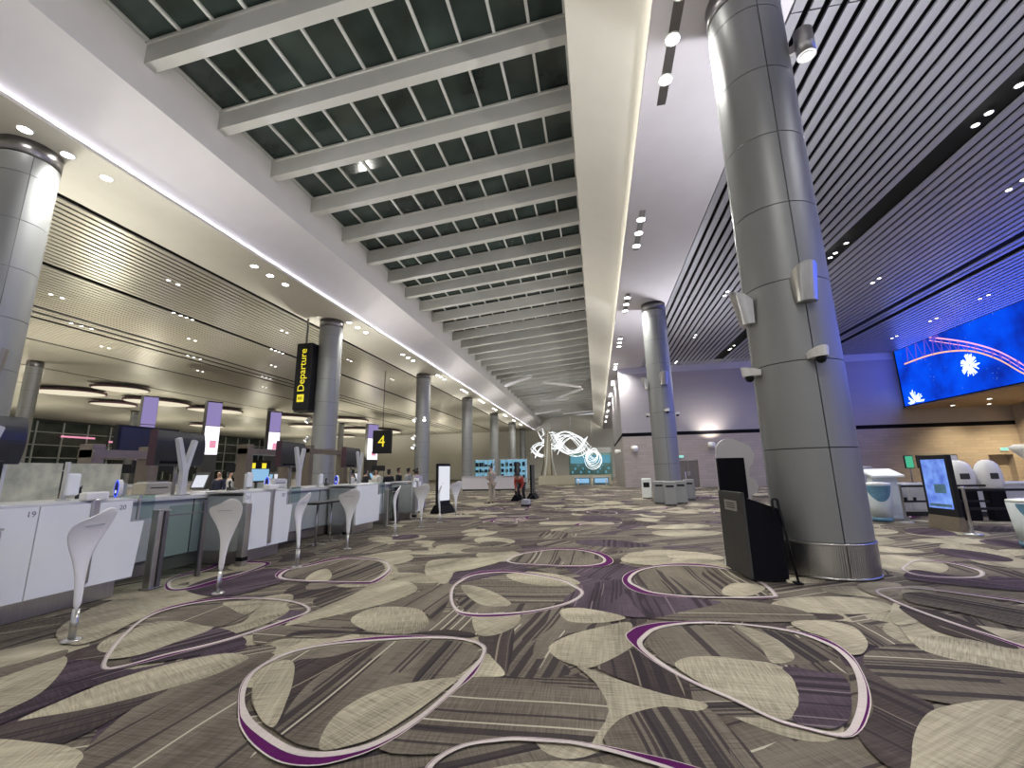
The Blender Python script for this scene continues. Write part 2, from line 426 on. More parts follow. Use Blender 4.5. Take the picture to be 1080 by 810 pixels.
A_out = [(251,755),(254,722),(272,703),(302,688),(345,678),(402,671),(452,670),(490,673),(511,680),(512,690),(501,711),(480,729),(441,762),(402,787),(365,801),(332,808),(297,805),(272,791),(256,773)]
B_out = [(660,672),(666,664),(675,660),(700,656),(740,655),(787,658),(834,664),(872,674),(897,690),(911,711),(919,736),(916,757),(907,772),(890,778),(844,768),(815,759),(771,738),(725,718),(684,694)]
B_in = [(681,678),(686,670),(694,665),(712,661),(745,659),(787,661),(834,668),(868,680),(886,694),(895,711),(897,736),(892,757),(884,768),(866,768),(842,762),(815,755),(771,734),(728,713),(692,690)]
C_out = [(107,705),(112,690),(128,670),(155,649),(183,638.5),(225,631),(267,629.5),(308,633.5),(327,640.5),(322,648.5),(295,659),(239,676),(183,691),(150,699.5),(125,705)]
C_in = [(112,702),(118,688),(134,671),(160,651),(187,641),(227,634),(267,632.5),(305,636),(321,641),(316,647),(290,656),(236,673),(180,687),(148,696),(126,701)]
D_out = [(474,630),(476,620),(483,613),(499,604),(530,601),(557,604),(590,610),(606,617),(616,624),(610,632),(591,640),(552,648),(513,651),(486,648.5),(477,640)]
D_in = [(480,630),(481,621),(488,614.5),(502,607),(530,604),(556,606.5),(587,612.5),(601,619),(609,624.5),(604,630),(588,636.5),(552,643.5),(513,646),(491,644),(483,638)]
E_out = [(656,612),(662,604),(681,598),(707,594.5),(740,595),(770,600),(800,611),(820,627),(812,631),(780,631),(742,630.5),(691,628),(666,622)]
E_in = [(668,612),(673,605),(686,600),(708,597),(740,597.5),(768,602),(795,613),(811,626),(805,628),(780,628.5),(742,628),(694,624.5),(675,618)]
F_out = [(533,591),(541,586),(558,581.5),(585,578),(610,578.5),(635,583),(647,591),(638,597),(610,598),(574,597),(545,595)]
F_in = [(539,591),(546,586.5),(561,583),(586,579.8),(609,580.5),(627,584.5),(635,590.5),(628,594.8),(608,596),(575,595),(548,593.5)]
G_out = [(290,607),(300,600),(322,596),(355,588),(380,588),(404,590.5),(413,600),(398,613.5),(380,615.5),(322,613.5),(299,611.5)]
G_in = [(300,606.5),(308,600.5),(326,597.5),(357,590),(380,590),(400,592.5),(406,600),(393,611),(378,613),(323,611),(305,609.5)]
H_out = [(444,828),(447,812),(455,802),(470,792),(490,784),(520,779),(550,777),(612,782),(675,794),(725,806),(765,824),(740,870),(600,890),(500,870),(452,850)]
H_in = [(458,828),(460,814),(468,805),(480,797),(497,790),(524,785),(552,784),(610,790),(670,803),(714,816),(745,834),(715,865),(600,876),(510,858),(468,842)]
I_out = [(923,624),(928,620.5),(954,619),(991,622),(1030,627),(1080,634),(1150,655),(1180,690),(1140,702),(1080,684),(1047,672.5),(1010,660),(963,643),(935,631)]
I_in = [(928,624),(933,622),(955,620.5),(990,624),(1030,629.5),(1080,637),(1145,658),(1168,688),(1136,698),(1080,680.5),(1047,669),(1010,656.5),(963,639.5),(938,629)]
J_out = [(961,592),(975,590.5),(1000,592.5),(1028,598.5),(1039,604.5),(1030,609.5),(991,609.5),(965,606.5),(950,600)]
J_in = [(966,593),(977,592),(1000,594.3),(1022,599.7),(1029,604),(1022,607.5),(990,607.5),(968,605),(957,599.5)]
K_out = [(215,600),(240,590),(262,591),(286,594),(256,606),(225,616),(200,622),(175,622),(180,610)]
K_in = [(218,602),(240,593),(258,594),(276,595.5),(251,604.5),(222,613),(200,619),(184,619),(188,610)]
# fields inside and between the loops
piece('taupe', A_in, ((315,777),(430,677)))
piece('cream', [(370,655),(380,646),(402,640),(440,642),(452,655),(445,664),(425,669),(390,666)], ((380,655),(440,650)))
piece('brown', [(310,698),(352,692),(405,677),(345,707),(315,732),(290,768),(296,745),(304,725)], ((315,732),(405,680)))
piece('cream', [(337,790),(347,762),(370,742),(402,727),(440,719),(482,715),(465,731),(435,753),(400,775),(370,786)], ((345,785),(460,720)))
piece('cream', [(267,722),(280,704),(300,696),(310,700),(309,718),(302,740),(288,767),(270,750)], ((275,745),(305,700)))
piece('brown', [(0,765),(37,757),(112,744),(178,726),(140,747),(75,781),(50,784),(0,781),(-40,785),(-40,770)], ((0,775),(150,738)))
piece('cream', [(-30,782),(50,784),(80,790),(88,797),(82,806),(60,830),(-30,840)], ((0,800),(80,790)))
piece('plum', [(71,696),(102,698),(140,706),(225,688),(260,680),(245,690),(175,703),(112,718),(62,738),(20,756),(-30,772),(-30,755),(20,742),(50,725),(67,706)], ((20,750),(225,688)))
piece('cream', [(20,759),(62,740),(112,720),(175,701),(237,689),(262,693),(250,701),(225,712),(175,727),(100,746),(37,757)], ((30,755),(240,695)))
piece('cream', [(-20,755),(-20,712),(0,709),(37,701),(66,692),(70,700),(50,725),(20,743)], ((0,730),(60,700)))
piece('taupe', [(-20,708),(0,704),(35,695),(70,685),(66,693),(37,702),(0,715),(-20,722)], ((0,712),(70,690)))
piece('plum', [(140,692),(175,680),(225,662),(259,674),(248,686),(215,690),(150,700)], ((145,697),(255,670)))
piece('cream', [(110,693),(135,670),(160,657),(190,655),(226,661),(175,681),(140,692)], ((115,690),(215,662)))
piece('taupe', [(160,655),(200,645),(240,636),(262,650),(230,661),(190,655)], ((190,657),(240,638)))
piece('cream', [(235,636),(256,634),(277,636),(268,644),(257,648),(244,642)], ((240,640),(275,636)))
piece('plum', [(196,620),(235,606),(278,600),(318,602),(296,614),(250,627),(219,629)], ((200,620),(300,602)))
piece('cream', [(240,598),(255,592),(275,592),(280,597),(270,602),(250,602)], ((240,598),(280,594)))
piece('cream', [(579,682),(600,670),(630,662),(662,656),(668,664),(670,680),(627,703),(608,702),(587,694)], ((605,700),(612,665)))
piece('brown', [(627,704),(667,684),(680,690),(727,720),(731,740),(690,729),(650,714)], ((690,725),(676,690)), sharp=True)
piece('cream', [(608,702),(650,716),(700,732),(745,742),(735,750),(700,745),(660,755),(640,772),(632,790),(625,782),(642,750),(628,720)], ((640,780),(635,715)))
piece('brown', [(505,671),(532,664),(542,662),(540,690),(532,712),(518,694)], ((520,705),(530,668)))
piece('cream', [(512,690),(520,695),(532,712),(500,714),(470,720),(490,708)], ((500,712),(515,690)))
piece('taupe', B_in, ((735,662),(775,720)))
piece('taupe', [(692,666),(720,660),(800,663),(834,670),(868,682),(886,694),(820,702),(770,695),(725,694),(710,702),(690,688)], ((735,665),(765,693)))
piece('cream', [(712,702),(722,694),(745,692),(771,694),(819,701),(836,716),(842,740),(836,756),(815,758),(771,737),(740,721)], ((715,705),(840,715)))
piece('plum', [(826,703),(870,709),(891,714),(898,736),(894,761),(870,768),(836,760),(843,740),(838,718)], ((830,730),(895,735)))
piece('cream', [(775,660),(790,662),(822,676),(838,694),(815,699),(800,680)], ((780,662),(830,690)))
piece('cream', [(834,657),(850,654),(880,656),(902,662),(915,677),(910,689),(894,689),(872,673),(847,665)], ((840,658),(910,685)))
piece('brown', [(905,700),(940,722),(985,745),(968,765),(970,800),(940,810),(905,775),(918,757),(920,736)], ((920,720),(980,745)))
piece('cream', [(972,830),(962,795),(967,768),(982,750),(1012,742),(1050,738),(1090,745),(1120,790),(1090,840)], ((980,800),(1060,750)))
piece('cream', [(941,651),(944,640),(954,668),(992,671),(1040,677),(1090,688),(1110,712),(1039,702),(992,692),(965,680)], ((950,670),(1080,695)))
piece('cream', [(943,636),(955,643),(969,654),(960,658),(945,659),(939,648)], ((945,655),(965,650)))
piece('cream', [(904,617),(926,613.5),(948,615.5),(951,622),(939,629),(920,627)], ((905,620),(950,618)))
piece('plum', [(963,601),(1000,606),(1060,614),(1120,625),(1060,622),(1000,616),(955,610)], ((960,605),(1060,618)))
piece('brown', [(948,640),(985,644),(1030,660),(1075,684),(1030,676),(985,664)], ((950,642),(1060,680)))
piece('taupe', [(955,625),(1000,627),(1080,640),(1120,655),(1080,662),(1010,645),(960,635)], ((960,628),(1080,650)))
piece('taupe', D_in, ((500,625),(610,625)))
piece('taupe', [(483,632),(495,630),(513,638),(540,637),(588,636),(552,644),(513,646),(491,644)], ((500,645),(520,625)))
piece('cream', [(486,618),(502,618.5),(524,626),(539,637.5),(513,639),(496,631)], ((490,620),(535,636)))
piece('cream', [(499,651),(520,650),(547,648),(545,659),(525,669),(504,669)], ((500,665),(540,650)))
piece('cream', [(534,607),(552,602.5),(591,606.5),(612,615),(586,618),(552,615)], ((535,610),(610,612)))
piece('plum', [(594,634),(605,624),(616,617),(658,611),(690,622),(686,640),(680,651),(647,648),(610,641)], ((640,645),(645,612)))
piece('cream', [(591,644),(610,641),(647,647),(659,652.5),(630,657),(599,655)], ((595,650),(655,650)))
piece('cream', [(448,600),(455,591),(491,588.5),(531,590),(500,600),(480,603),(476,610),(468,616),(452,609)], ((450,605),(520,590)))
piece('plum', [(482,604),(505,600),(540,591),(552,597),(560,602),(530,606),(500,612),(474,616)], ((490,608),(550,595)))
piece('cream', [(655,589),(670,582),(697,583.5),(710,592.5),(691,596),(664,594)], ((660,590),(705,588)))
piece('taupe', E_in, ((722,598),(757,628)))
piece('cream', [(762,621.5),(774,615),(795,616),(807,620.5),(791,628.5),(766,628)], ((765,625),(800,618)))
piece('plum', [(658,622),(680,626),(742,632),(760,636),(720,645),(690,652),(680,650)], ((690,650),(680,628)))
piece('taupe', F_in, ((598,579),(592,597)))
piece('taupe', G_in, ((330,612),(390,590)))
piece('cream', [(322,612),(332,603),(345,600),(350,607),(343,613)], ((325,610),(345,602)))
piece('cream', [(392,616),(410,612),(432,614),(440,622),(420,632),(392,640),(340,652),(300,660),(330,645),(370,628)], ((330,650),(430,616)))
for o_, i_ in ((A_out,A_in),(B_out,B_in),(C_out,C_in),(D_out,D_in),(E_out,E_in),(F_out,F_in),(G_out,G_in),(H_out,H_in),(I_out,I_in),(J_out,J_in),(K_out,K_in)):
    oo, m0, mid, ii = ring(o_, i_)
    cring(oo, m0, 'ring'); cring(m0, mid, 'purple'); cring(mid, ii, 'ring')
me = bpy.data.meshes.new('floor')
bmesh.ops.triangulate(cb, faces=[f for f in cb.faces if len(f.verts) > 4])
cb.to_mesh(me); cb.free()
for k in CM: me.materials.append(M[k])
flo = bpy.data.objects.new('floor', me); COL.objects.link(flo); tag(flo, 'patterned carpet with purple and white loops over cream and brown pebble shapes', 'carpet', kind='structure')

# ------------------------------------------------------------------ CEILINGS
YE, Y0 = 92., -14.
ZC = 10.
m = MB()   # smooth strip and lip at the left of the skylight
m.box(-15.6, -12.75, Y0, YE, ZC, ZC+.06); m.box(-12.80, -12.75, Y0, YE, ZC+.06, ZC+.10)
struct(m, 'ceiling_left_strip', M['warm_paint'])
m = MB(); m.prism([Vector((-13.25,Y0,10.06)),Vector((-13.02,Y0,10.06)),Vector((-11.12,Y0,11.25)),Vector((-11.12,Y0,12.95)),Vector((-13.25,Y0,12.95))], (0,YE-Y0,0))
struct(m, 'ceiling_left_bulkhead', M['white_paint'])
m = MB(); m.box(1.50, 4.10, Y0, YE, ZC, ZC+.06); m.box(1.50, 1.55, Y0, YE, ZC+.06, ZC+.10)
struct(m, 'ceiling_right_strip', M['lilac_paint'])
m = MB(); m.prism([Vector((2.0,Y0,10.06)),Vector((1.77,Y0,10.06)),Vector((-.14,Y0,11.25)),Vector((-.14,Y0,13.85)),Vector((2.0,Y0,13.85))], (0,YE-Y0,0))
struct(m, 'ceiling_right_bulkhead', M['warm_paint'])
# LED coves
for nm, x0, x1, mt, lab in (('cove_light', -12.97, -12.90, 'cove_led', 'long cool white cove light behind the left ceiling edge'), ('cove_light', 1.63, 1.70, 'cove_led_warm', 'long warm white cove light behind the right ceiling edge')):
    t = thing(nm, lab, 'light', (0,0,0))
    m = MB(); m.box(x0, x1, Y0, YE, 10.10, 10.125); m.build('light_strip', M[mt], t)
    m = MB(); m.box(x0-.01, x1+.01, Y0, YE, 10.06, 10.10); m.build('channel', M['steel'], t)
# slats
def slats(name, x0, x1, pitch, w, skip, mt, y0, y1, joint):
    m = MB()
    ys = [y0] + [y for y in [14.75+7.1*k for k in range(-6, 14)] if y0+.5 < y < y1-.5] + [y1]
    n = int((x1-x0)/pitch)
    for i in range(n):
        xa = x0+i*pitch
        if any(a <= xa+w/2 <= b for a, b in skip): continue
        for ya, yb in zip(ys, ys[1:]): m.box(xa, xa+w, ya+joint, yb-joint, ZC, ZC+.05)
    struct(m, name, mt)
slats('ceiling_slats_left', -76.9, -15.62, .32, .205, ((-21.75,-21.2),(-27.2,-27.0),(-28.4,-28.1),(-29.2,-28.9),(-34.2,-33.9),(-42,-41.7),(-50,-49.6)), M['slat_left'], Y0, YE, .012)
slats('ceiling_slats_right', 4.14, 24.2, .33, .205, ((9.8,10.3),(16.45,16.7),(17.3,17.6)), M['slat_right'], Y0, 37.3, .012)
m = MB(); m.box(-77, -15.6, Y0, YE, 10.30, 10.34); m.box(4.1, 30, Y0, 37.3, 10.30, 10.34)
struct(m, 'ceiling_void', M['plenum'])
# skylight: pitched glass, mullions, deep beams
SL = .086
def sz(x): return 12.82 + (x+11.12)*SL
m = MB(); m.prism([Vector((-11.15,Y0,sz(-11.15)+.02)),Vector((-.1,Y0,sz(-.1)+.02)),Vector((-.1,Y0,sz(-.1)+.06)),Vector((-11.15,Y0,sz(-11.15)+.06))], (0,YE-Y0,0))
struct(m, 'window_1', M['night_glass'])
m = MB()
for i in range(0, 12):
    x = -11.05 + i*(10.85/11)
    m.box(x-.04, x+.04, Y0, YE, sz(x)-.05, sz(x)+.03)
struct(m, 'window_1_mullions', M['mullion'])
mb0 = None
for k in range(-5, 37):
    y = 7.45+2.28*k
    if y > YE-1: break
    m = MB(); d = .66; a = Vector((-11.12, y, sz(-11.12)-.02)); b = Vector((-.14, y, sz(-.14)-.02))
    m.prism([a, b, b-Vector((0,0,d)), a-Vector((0,0,d))], (0,.30,0))
    m.prism([a+Vector((0,-.05,0)), b+Vector((0,-.05,0)), b+Vector((0,-.05,-.07)), a+Vector((0,-.05,-.07))], (0,.05,0))
    struct(m, 'ceiling_beam', M['beam'])

# ------------------------------------------------------------------ WALLS
WY = 37.3
m = MB(); m.box(2.2, 6.45, WY, WY+.3, 0, 4.15); m.box(7.95, 27.6, WY, WY+.3, 0, 4.15); m.box(6.45, 7.95, WY, WY+.3, 2.1, 4.15)
m.box(27.6, 29.1, WY, WY+.3, 2.05, 4.15); m.box(29.1, 30, WY, WY+.3, 0, 4.15)
m.box(2.2, 2.5, WY+.3, 56, 0, 4.15)
struct(m, 'wall_back_lower', M['tile'])
m = MB(); m.box(2.2, 30, WY, WY+.3, 4.45, 9.45); m.box(2.2, 2.5, WY+.3, 56, 4.45, 10); struct(m, 'wall_back_upper', M['upper_wall'])
m = MB(); m.box(2.2, 24, WY+.06, WY+.3, 9.45, 10.3); struct(m, 'wall_back_header', M['lilac_paint'])
m = MB(); m.box(2.22, 30, WY+.05, WY+.3, 4.15, 4.45); m.box(2.25, 2.5, WY+.3, 56, 4.15, 4.45); struct(m, 'trim_1', M['black_matte'])
m = MB(); m.box(29.7, 30, 8, WY, 0, 5.65); struct(m, 'wall_right', M['tile'])
m = MB(); m.box(22.9, 29.9, -8, WY, 5.55, 5.66); struct(m, 'ceiling_soffit', M['wood'])
m = MB(); m.box(23.35, 29.9, -8, WY, 5.66, 10.3); struct(m, 'wall_media', M['black_matte'])
m = MB(); m.box(27.5, 29.2, WY+.5, WY+.6, 0, 2.2); m.box(27.5,27.6,WY+.3,WY+.5,0,2.15); m.box(29.1,29.2,WY+.3,WY+.5,0,2.15); m.box(27.5,29.2,WY+.3,WY+.5,2.05,2.2); struct(m, 'wall_alcove', M['tile'])
# grey double doors
d = thing('door_1', 'grey double door in the tiled end wall', 'door', (7.2, WY, 0)); d['kind'] = 'structure'
m = MB(); m.box(-.74, -.01, .08, .14, .01, 2.08); m.box(.01, .74, .08, .14, .01, 2.08); m.build('leaf', M['skirt'], d)
m = MB(); m.box(.05, .09, .02, .08, .9, 1.25); m.box(-.09, -.05, .02, .08, .9, 1.25); m.build('handle', M['steel'], d)
t = thing('exit_sign', 'small lit green exit sign above the grey double door', 'sign', (6.7, WY, 2.42))
m = MB(); m.box(-.2, .2, -.08, -.002, -.1, .1); m.build('case', M['white_plastic'], t)
m = MB(); m.box(-.18, .18, -.085, -.08, -.08, .08); m.build('face', M['green_exit'], t)
text('EXIT', .14, (0,-.087,0), (R(90),0,0), M['white_screen'], t)
t = thing('exit_sign', 'small lit exit sign above the alcove on the far right wall', 'sign', (28.6, WY, 2.42))
m = MB(); m.box(-.25, .25, -.08, -.002, -.12, .12); m.build('case', M['white_plastic'], t)
m = MB(); m.box(-.22, .22, -.085, -.08, -.1, .1); m.build('face', M['green_exit'], t)
text('EXIT', .16, (0,-.087,0), (R(90),0,0), M['white_screen'], t)
# wall fixtures
for x, z, lab in ((3.1, 3.1, 'round grey wall lamp left of the second steel column'), (9.05, 3.25, 'white wall uplight right of the grey double door')):
    t = thing('wall_lamp', lab, 'lamp', (x, WY, z))
    m = MB(); m.lathe([(.12,-.22),(.24,-.16),(.28,.0),(.26,.2),(.16,.26)], (0,-.30,0), 16); m.build('housing', M['white_plastic'], t)
    m = MB(); m.box(-.05,.05,-.3,0,-.05,.05); m.build('bracket', M['steel'], t)
t = thing('wall_lamp', 'small wall lamp on the side face beyond the end wall corner', 'lamp', (2.2, 40.5, 3.0))
m = MB(); m.lathe([(.12,-.22),(.24,-.16),(.28,.0),(.26,.2),(.16,.26)], (-.30,0,0), 16); m.build('housing', M['white_plastic'], t)
m = MB(); m.box(-.3,0,-.05,.05,-.05,.05); m.build('bracket', M['steel'], t)
t = thing('loudspeaker', 'tall slim grey column loudspeaker on the end wall beside the near column', 'loudspeaker', (15.2, WY, 3.0))
m = MB(); m.box(-.35,.35,-.3,-.012,0,2.9,bev=.03); m.build('cabinet', M['panel'], t)
m = MB(); m.box(-.29,.29,-.31,-.3,.08,2.82); m.build('grille', M['lilac_paint'], t)
for x, z, lab in ((10.1,.95,'left'),(10.45,.95,'right')):
    t = MB(); t.box(x-.09, x+.09, WY-.03, WY, z-.09, z+.09, bev=.01)
    tag(t.build('wall_socket', M['charcoal']), f'{lab} one of two small dark wall sockets on the tiled end wall', 'socket')

# far end of the hall
m = MB(); m.box(-80, 30, YE, YE+.3, 0, 13); struct(m, 'wall_far', M['warm_paint'])
m = MB(); m.box(-77.3, -77, Y0, YE, 0, 1.2); m.box(-77.3,-77,Y0,YE,9.7,10.3); struct(m, 'wall_left', M['charcoal'])
m = MB(); m.box(-77.25, -77.15, Y0, YE, 1.2, 9.7); struct(m, 'window_2', M['night_glass'])
m = MB()
y = Y0
while y < YE: m.box(-77.14, -76.95, y-.08, y+.08, 1.2, 9.7); y += 3.2
for z in (2.8, 4.6, 6.4, 8.2): m.box(-77.14, -77.0, Y0, YE, z-.06, z+.06)
struct(m, 'window_2_mullions', M['mullion'])
# shop at the end beneath the skylight
t = thing('shop_front', 'blue lit glass shop front at the far end of the hall', 'shop', (-1.2, 64, 0))
m = MB(); m.box(-2.8, 3.3, 0, .2, 3.9, 4.7); m.box(-2.8,3.3,3,3.2,0,4.7); m.build('fascia', M['beam'], t)
m = MB(); m.box(-2.6, 3.1, 1.6, 1.8, 2.5, 3.6); m.build('light_panel', M['blue_shelf'], t)
m = MB()
for k in range(4): m.box(-2.6, 3.1, 1.4, 1.8, .5+.5*k, .55+.5*k)
for k in range(7): m.box(-2.6+.94*k, -2.54+.94*k, 1.4, 1.8, 0, 2.5)
m.build('shelf', M['grey_panel'], t)
m = MB(); m.box(-2.8, 3.3, 0, .04, 0, 3.9); m.build('glazing', M['storefront'], t)
m = MB()
for k in range(14): m.box(-2.5+.4*k, -2.25+.4*k, 1.42, 1.7, 1.06+.5*(k%3), 1.4+.5*(k%3))
tag(m.build('goods', M['blue_shelf'], t), kind='stuff')
m = MB(); m.box(-6.2, 1.4, 47, 47.25, 0, 1.0); struct(m, 'wall_parapet', M['beige'])
for x, lab in ((-1.55,'left'),(.35,'right')):
    t = thing('service_desk', f'{lab} small blue fronted desk before the beige parapet', 'desk', (x, 46.2, 0))
    m = MB(); m.box(-.75,.75,-.3,.3,.05,.75); m.build('body', M['blue_panel'], t)
    m = MB(); m.box(-.8,.8,-.35,.35,.75,.80); m.build('worktop', M['white'], t)
    m = MB(); m.box(-.66,.66,-.31,-.302,.2,.65); m.build('light_panel', M['blue_shelf'], t)
for k in range(3):
    t = thing('bollard', f'short white bollard before the blue desks, {("left","middle","right")[k]} one', 'bollard', (-1.9+1.35*k, 43.5, 0))
    m = MB(); m.lathe([(.06,0),(.06,.6),(.03,.66)], (0,0,0), 12); m.build('post', M['white_plastic'], t)
    m = MB(); m.lathe([(.12,0),(.12,.03),(.06,.04)], (0,0,0), 12); m.build('base', M['steel'], t)

# ------------------------------------------------------------------ COLUMNS
def column(x, y, label, r=.6, seam=-90, hz=10., rings=1.25, first=.45, grille=True):
    t = thing('column', label, 'column', (x, y, 0)); t['kind'] = 'structure'
    m = MB(); m.lathe([(r-.02,0),(r-.02,hz)], (0,0,0), 40); m.build('core', M['panel_dark'], t)
    zs = [first]
    while zs[-1]+rings < hz-.5: zs.append(zs[-1]+rings)
    zs.append(hz-.42)
    m = MB(); g = .007
    for za, zb in zip(zs, zs[1:]):
        for q in range(4):
            a0 = R(seam+90*q)+g/r; a1 = R(seam+90*(q+1))-g/r; n = 14
            lo = [Vector((r*math.cos(a0+(a1-a0)*i/n), r*math.sin(a0+(a1-a0)*i/n), za+g)) for i in range(n+1)]
            hi = [Vector((p.x, p.y, zb-g)) for p in lo]
            vl = [m.bm.verts.new(p) for p in lo]; vh = [m.bm.verts.new(p) for p in hi]
            il = [m.bm.verts.new((p.x*.975, p.y*.975, p.z)) for p in lo]; ih = [m.bm.verts.new((p.x*.975, p.y*.975, p.z)) for p in hi]
            for i in range(n):
                f = m.bm.faces.new((vl[i], vl[i+1], vh[i+1], vh[i])); f.smooth = True
            m.bm.faces.new((vl[0], vh[0], ih[0], il[0])); m.bm.faces.new((vl[n], il[n], ih[n], vh[n]))
            for i in range(n):
                m.bm.faces.new((il[i], il[i+1], vl[i+1], vl[i])); m.bm.faces.new((vh[i], vh[i+1], ih[i+1], ih[i]))
    bmesh.ops.recalc_face_normals(m.bm, faces=m.bm.faces[:])
    for e in m.bm.edges:
        if len(e.link_faces) == 2 and e.calc_face_angle(0) > .6: e.smooth = False
    m.build('cladding', M['panel'], t)
    m = MB(); m.lathe([(r-.01,hz-.40),(r+.01,hz-.39),(r+.01,hz)], (0,0,0), 40); m.build('collar', M['steel_dark'], t)
    if grille:
        m = MB(); n = 150
        for i in range(n):
            if i % 30 in (0,): continue
            a = R(seam)+2*math.pi*i/n; c = Vector((r*1.0*math.cos(a), r*math.sin(a), 0)); u = Vector((math.cos(a), math.sin(a), 0)); w = Vector((-u.y, u.x, 0))
            p = [c+w*.0095, c-w*.0095, c-w*.0095+u*.014, c+w*.0095+u*.014]
            m.prism([q+Vector((0,0,.02)) for q in p], (0,0,first-.05))
        m.lathe([(r-.012,0),(r-.012,first)], (0,0,0), 40, cap=False); m.lathe([(r+.022,0),(r+.022,.025)], (0,0,0), 40); m.lathe([(r+.022,first-.03),(r+.022,first)], (0,0,0), 40)
        m.build('base_grille', M['steel'], t)
    return t
column(3.12, 7.25, 'large near grey panelled column with ribbed steel base on the right')
column(3.38, 22.7, 'second grey panelled column on the right with grey bins round its foot')
LY = [7.4, 21.0, 35.1, 48.0, 62.0, 75.0, 86.0]
LX = [-14.3, -14.35, -14.6, -14.5, -14.6, -14.4, -14.4]
for k in range(7):
    column(LX[k], LY[k], f'{ORD[k]} grey metal column in the row along the left ceiling edge', r=.62, seam=-20, grille=False, first=.3)
# small columns deep in the check-in hall
for k, (x, y) in enumerate(((-40, 23.5), (-58, 45), (-41, 48.5), (-42, 66))):
    column(x, y, f'{ORD[k]} slim grey column deep in the check-in hall at far left', r=.45, seam=0, grille=False, first=.3)

# fixtures on the near column
def wedge(name, label, cx, cy, r, ang, z, w, h, out, mt='steel', group=None):
    """wedge shaped metal fixture standing off a column face at angle ang"""
    t = thing(name, label, 'light', (cx+r*math.cos(R(ang)), cy+r*math.sin(R(ang)), z), R(ang), group)
    n = 10; top = []; bot = []
    for i in range(n+1):
        a = math.pi*i/n; top.append(Vector((.02+out*math.sin(a)**.8, -w/2*math.cos(a), 0)))
    m = MB(); lo = [Vector((p.x*.55, p.y*.8, -h)) for p in top]
    rise = [Vector((p.x, p.y, .16*h*(1 if p.x > .03 else 0)+p.x*.45)) for p in top]
    m.loft([lo, rise], smooth=False); m.build('housing', M[mt], t)
    m = MB(); m.poly([p+Vector((.0,0,.004)) for p in rise][::-1] if False else [p+Vector((0,0,.004)) for p in rise]); m.build('lens', M['white_plastic'], t)
    return t
def dome_camera(label, cx, cy, r, ang, z):
    t = thing('security_camera', label, 'camera', (cx+r*math.cos(R(ang)), cy+r*math.sin(R(ang)), z), R(ang))
    m = MB(); n = 12
    hood = [Vector((.0+.24*math.sin(math.pi*i/n), -.13*math.cos(math.pi*i/n), .10+.06*math.sin(math.pi*i/n))) for i in range(n+1)]
    low = [Vector((p.x*.92, p.y*.92, .015)) for p in hood]
    m.loft([low, hood], smooth=False); m.build('hood', M['white_plastic'], t)
    m = MB(); m.lathe([(.01,-.075),(.045,-.06),(.065,-.02),(.065,.02)], (.12,0,0), 16); m.build('dome', M['black'], t)
    return t
wedge('column_uplight', 'silver wedge shaped uplight on the front of the near column', 3.12, 7.25, .6, -90, 4.15, .34, .36, .26)
wedge('column_uplight', 'silver wedge shaped uplight on the left side of the near column', 3.12, 7.25, .6, -170, 4.02, .34, .36, .26)
dome_camera('white hooded camera on the front of the near column below the uplight', 3.12, 7.25, .6, -88, 2.93)
dome_camera('white hooded camera on the left side of the near column', 3.12, 7.25, .6, -172, 2.82)
t = thing('projector_tube', 'short silver tube fixture on the right side high on the near column', 'light', (3.12+.6*math.cos(R(-35)), 7.25+.6*math.sin(R(-35)), 8.35), R(-35))
m = MB(); m.tube([(.22,0,-.22),(.22,0,.26)], .14, 20); m.build('housing', M['steel'], t)
m = MB(); m.tube([(.22,0,-.24),(.22,0,-.20)], .10, 16); m.build('lens', M['white_plastic'], t)
m = MB(); m.box(.0,.10,-.04,.04,-.05,.1); m.build('bracket', M['steel_dark'], t)
wedge('column_uplight', 'silver wedge shaped uplight on the front of the second column', 3.38, 22.7, .6, -80, 6.0, .42, .45, .3)
wedge('column_uplight', 'silver wedge shaped uplight on the left side of the second column', 3.38, 22.7, .6, -175, 5.9, .42, .45, .3)
dome_camera('white hooded camera on the front of the second column', 3.38, 22.7, .6, -78, 4.2)
dome_camera('hooded camera on the left side of the second column', 3.38, 22.7, .6, 178, 4.1)
dome_camera('hooded camera on the right side of the second column', 3.38, 22.7, .6, -5, 4.1)
wedge('column_uplight', 'bluish wedge uplight on the right side of the nearest left column', -14.3, 7.4, .62, -10, 4.3, .36, .36, .26)
for k, z in enumerate((4.4, 3.4)):
    t = thing('clip_spotlight', f'small lit spotlight on the second left column, {("upper","lower")[k]} one', 'light', (-14.35+.62*math.cos(R(-150)), 21+.62*math.sin(R(-150)), z), R(-150))
    m = MB(); m.tube([(0,0,0),(.22,0,0)], .03, 8); m.build('bracket', M['steel'], t)
    m = MB(); m.tube([(.12,0,.1),(.30,0,-.14)], .09, 14); m.build('housing', M['white_plastic'], t)
    m = MB(); m.tube([(.305,0,-.145),(.312,0,-.155)], .08, 14); m.build('lens', M['lamp_small'], t)
for k, (z, a) in enumerate(((6.0,-120),(6.0,-60),(4.5,-125),(3.7,-125))):
    t = thing('clip_spotlight', f'small lit spotlight on the third left column, {("upper left","upper right","middle","lowest")[k]} one', 'light', (-14.6+.62*math.cos(R(a)), 35.1+.62*math.sin(R(a)), z), R(a))
    m = MB(); m.tube([(0,0,0),(.22,0,0)], .03, 8); m.build('bracket', M['steel'], t)
    m = MB(); m.tube([(.12,0,.1),(.30,0,-.14)], .13, 14); m.build('housing', M['white_plastic'], t)
    m = MB(); m.tube([(.305,0,-.145),(.312,0,-.155)], .12, 14); m.build('lens', M['lamp_small'], t)

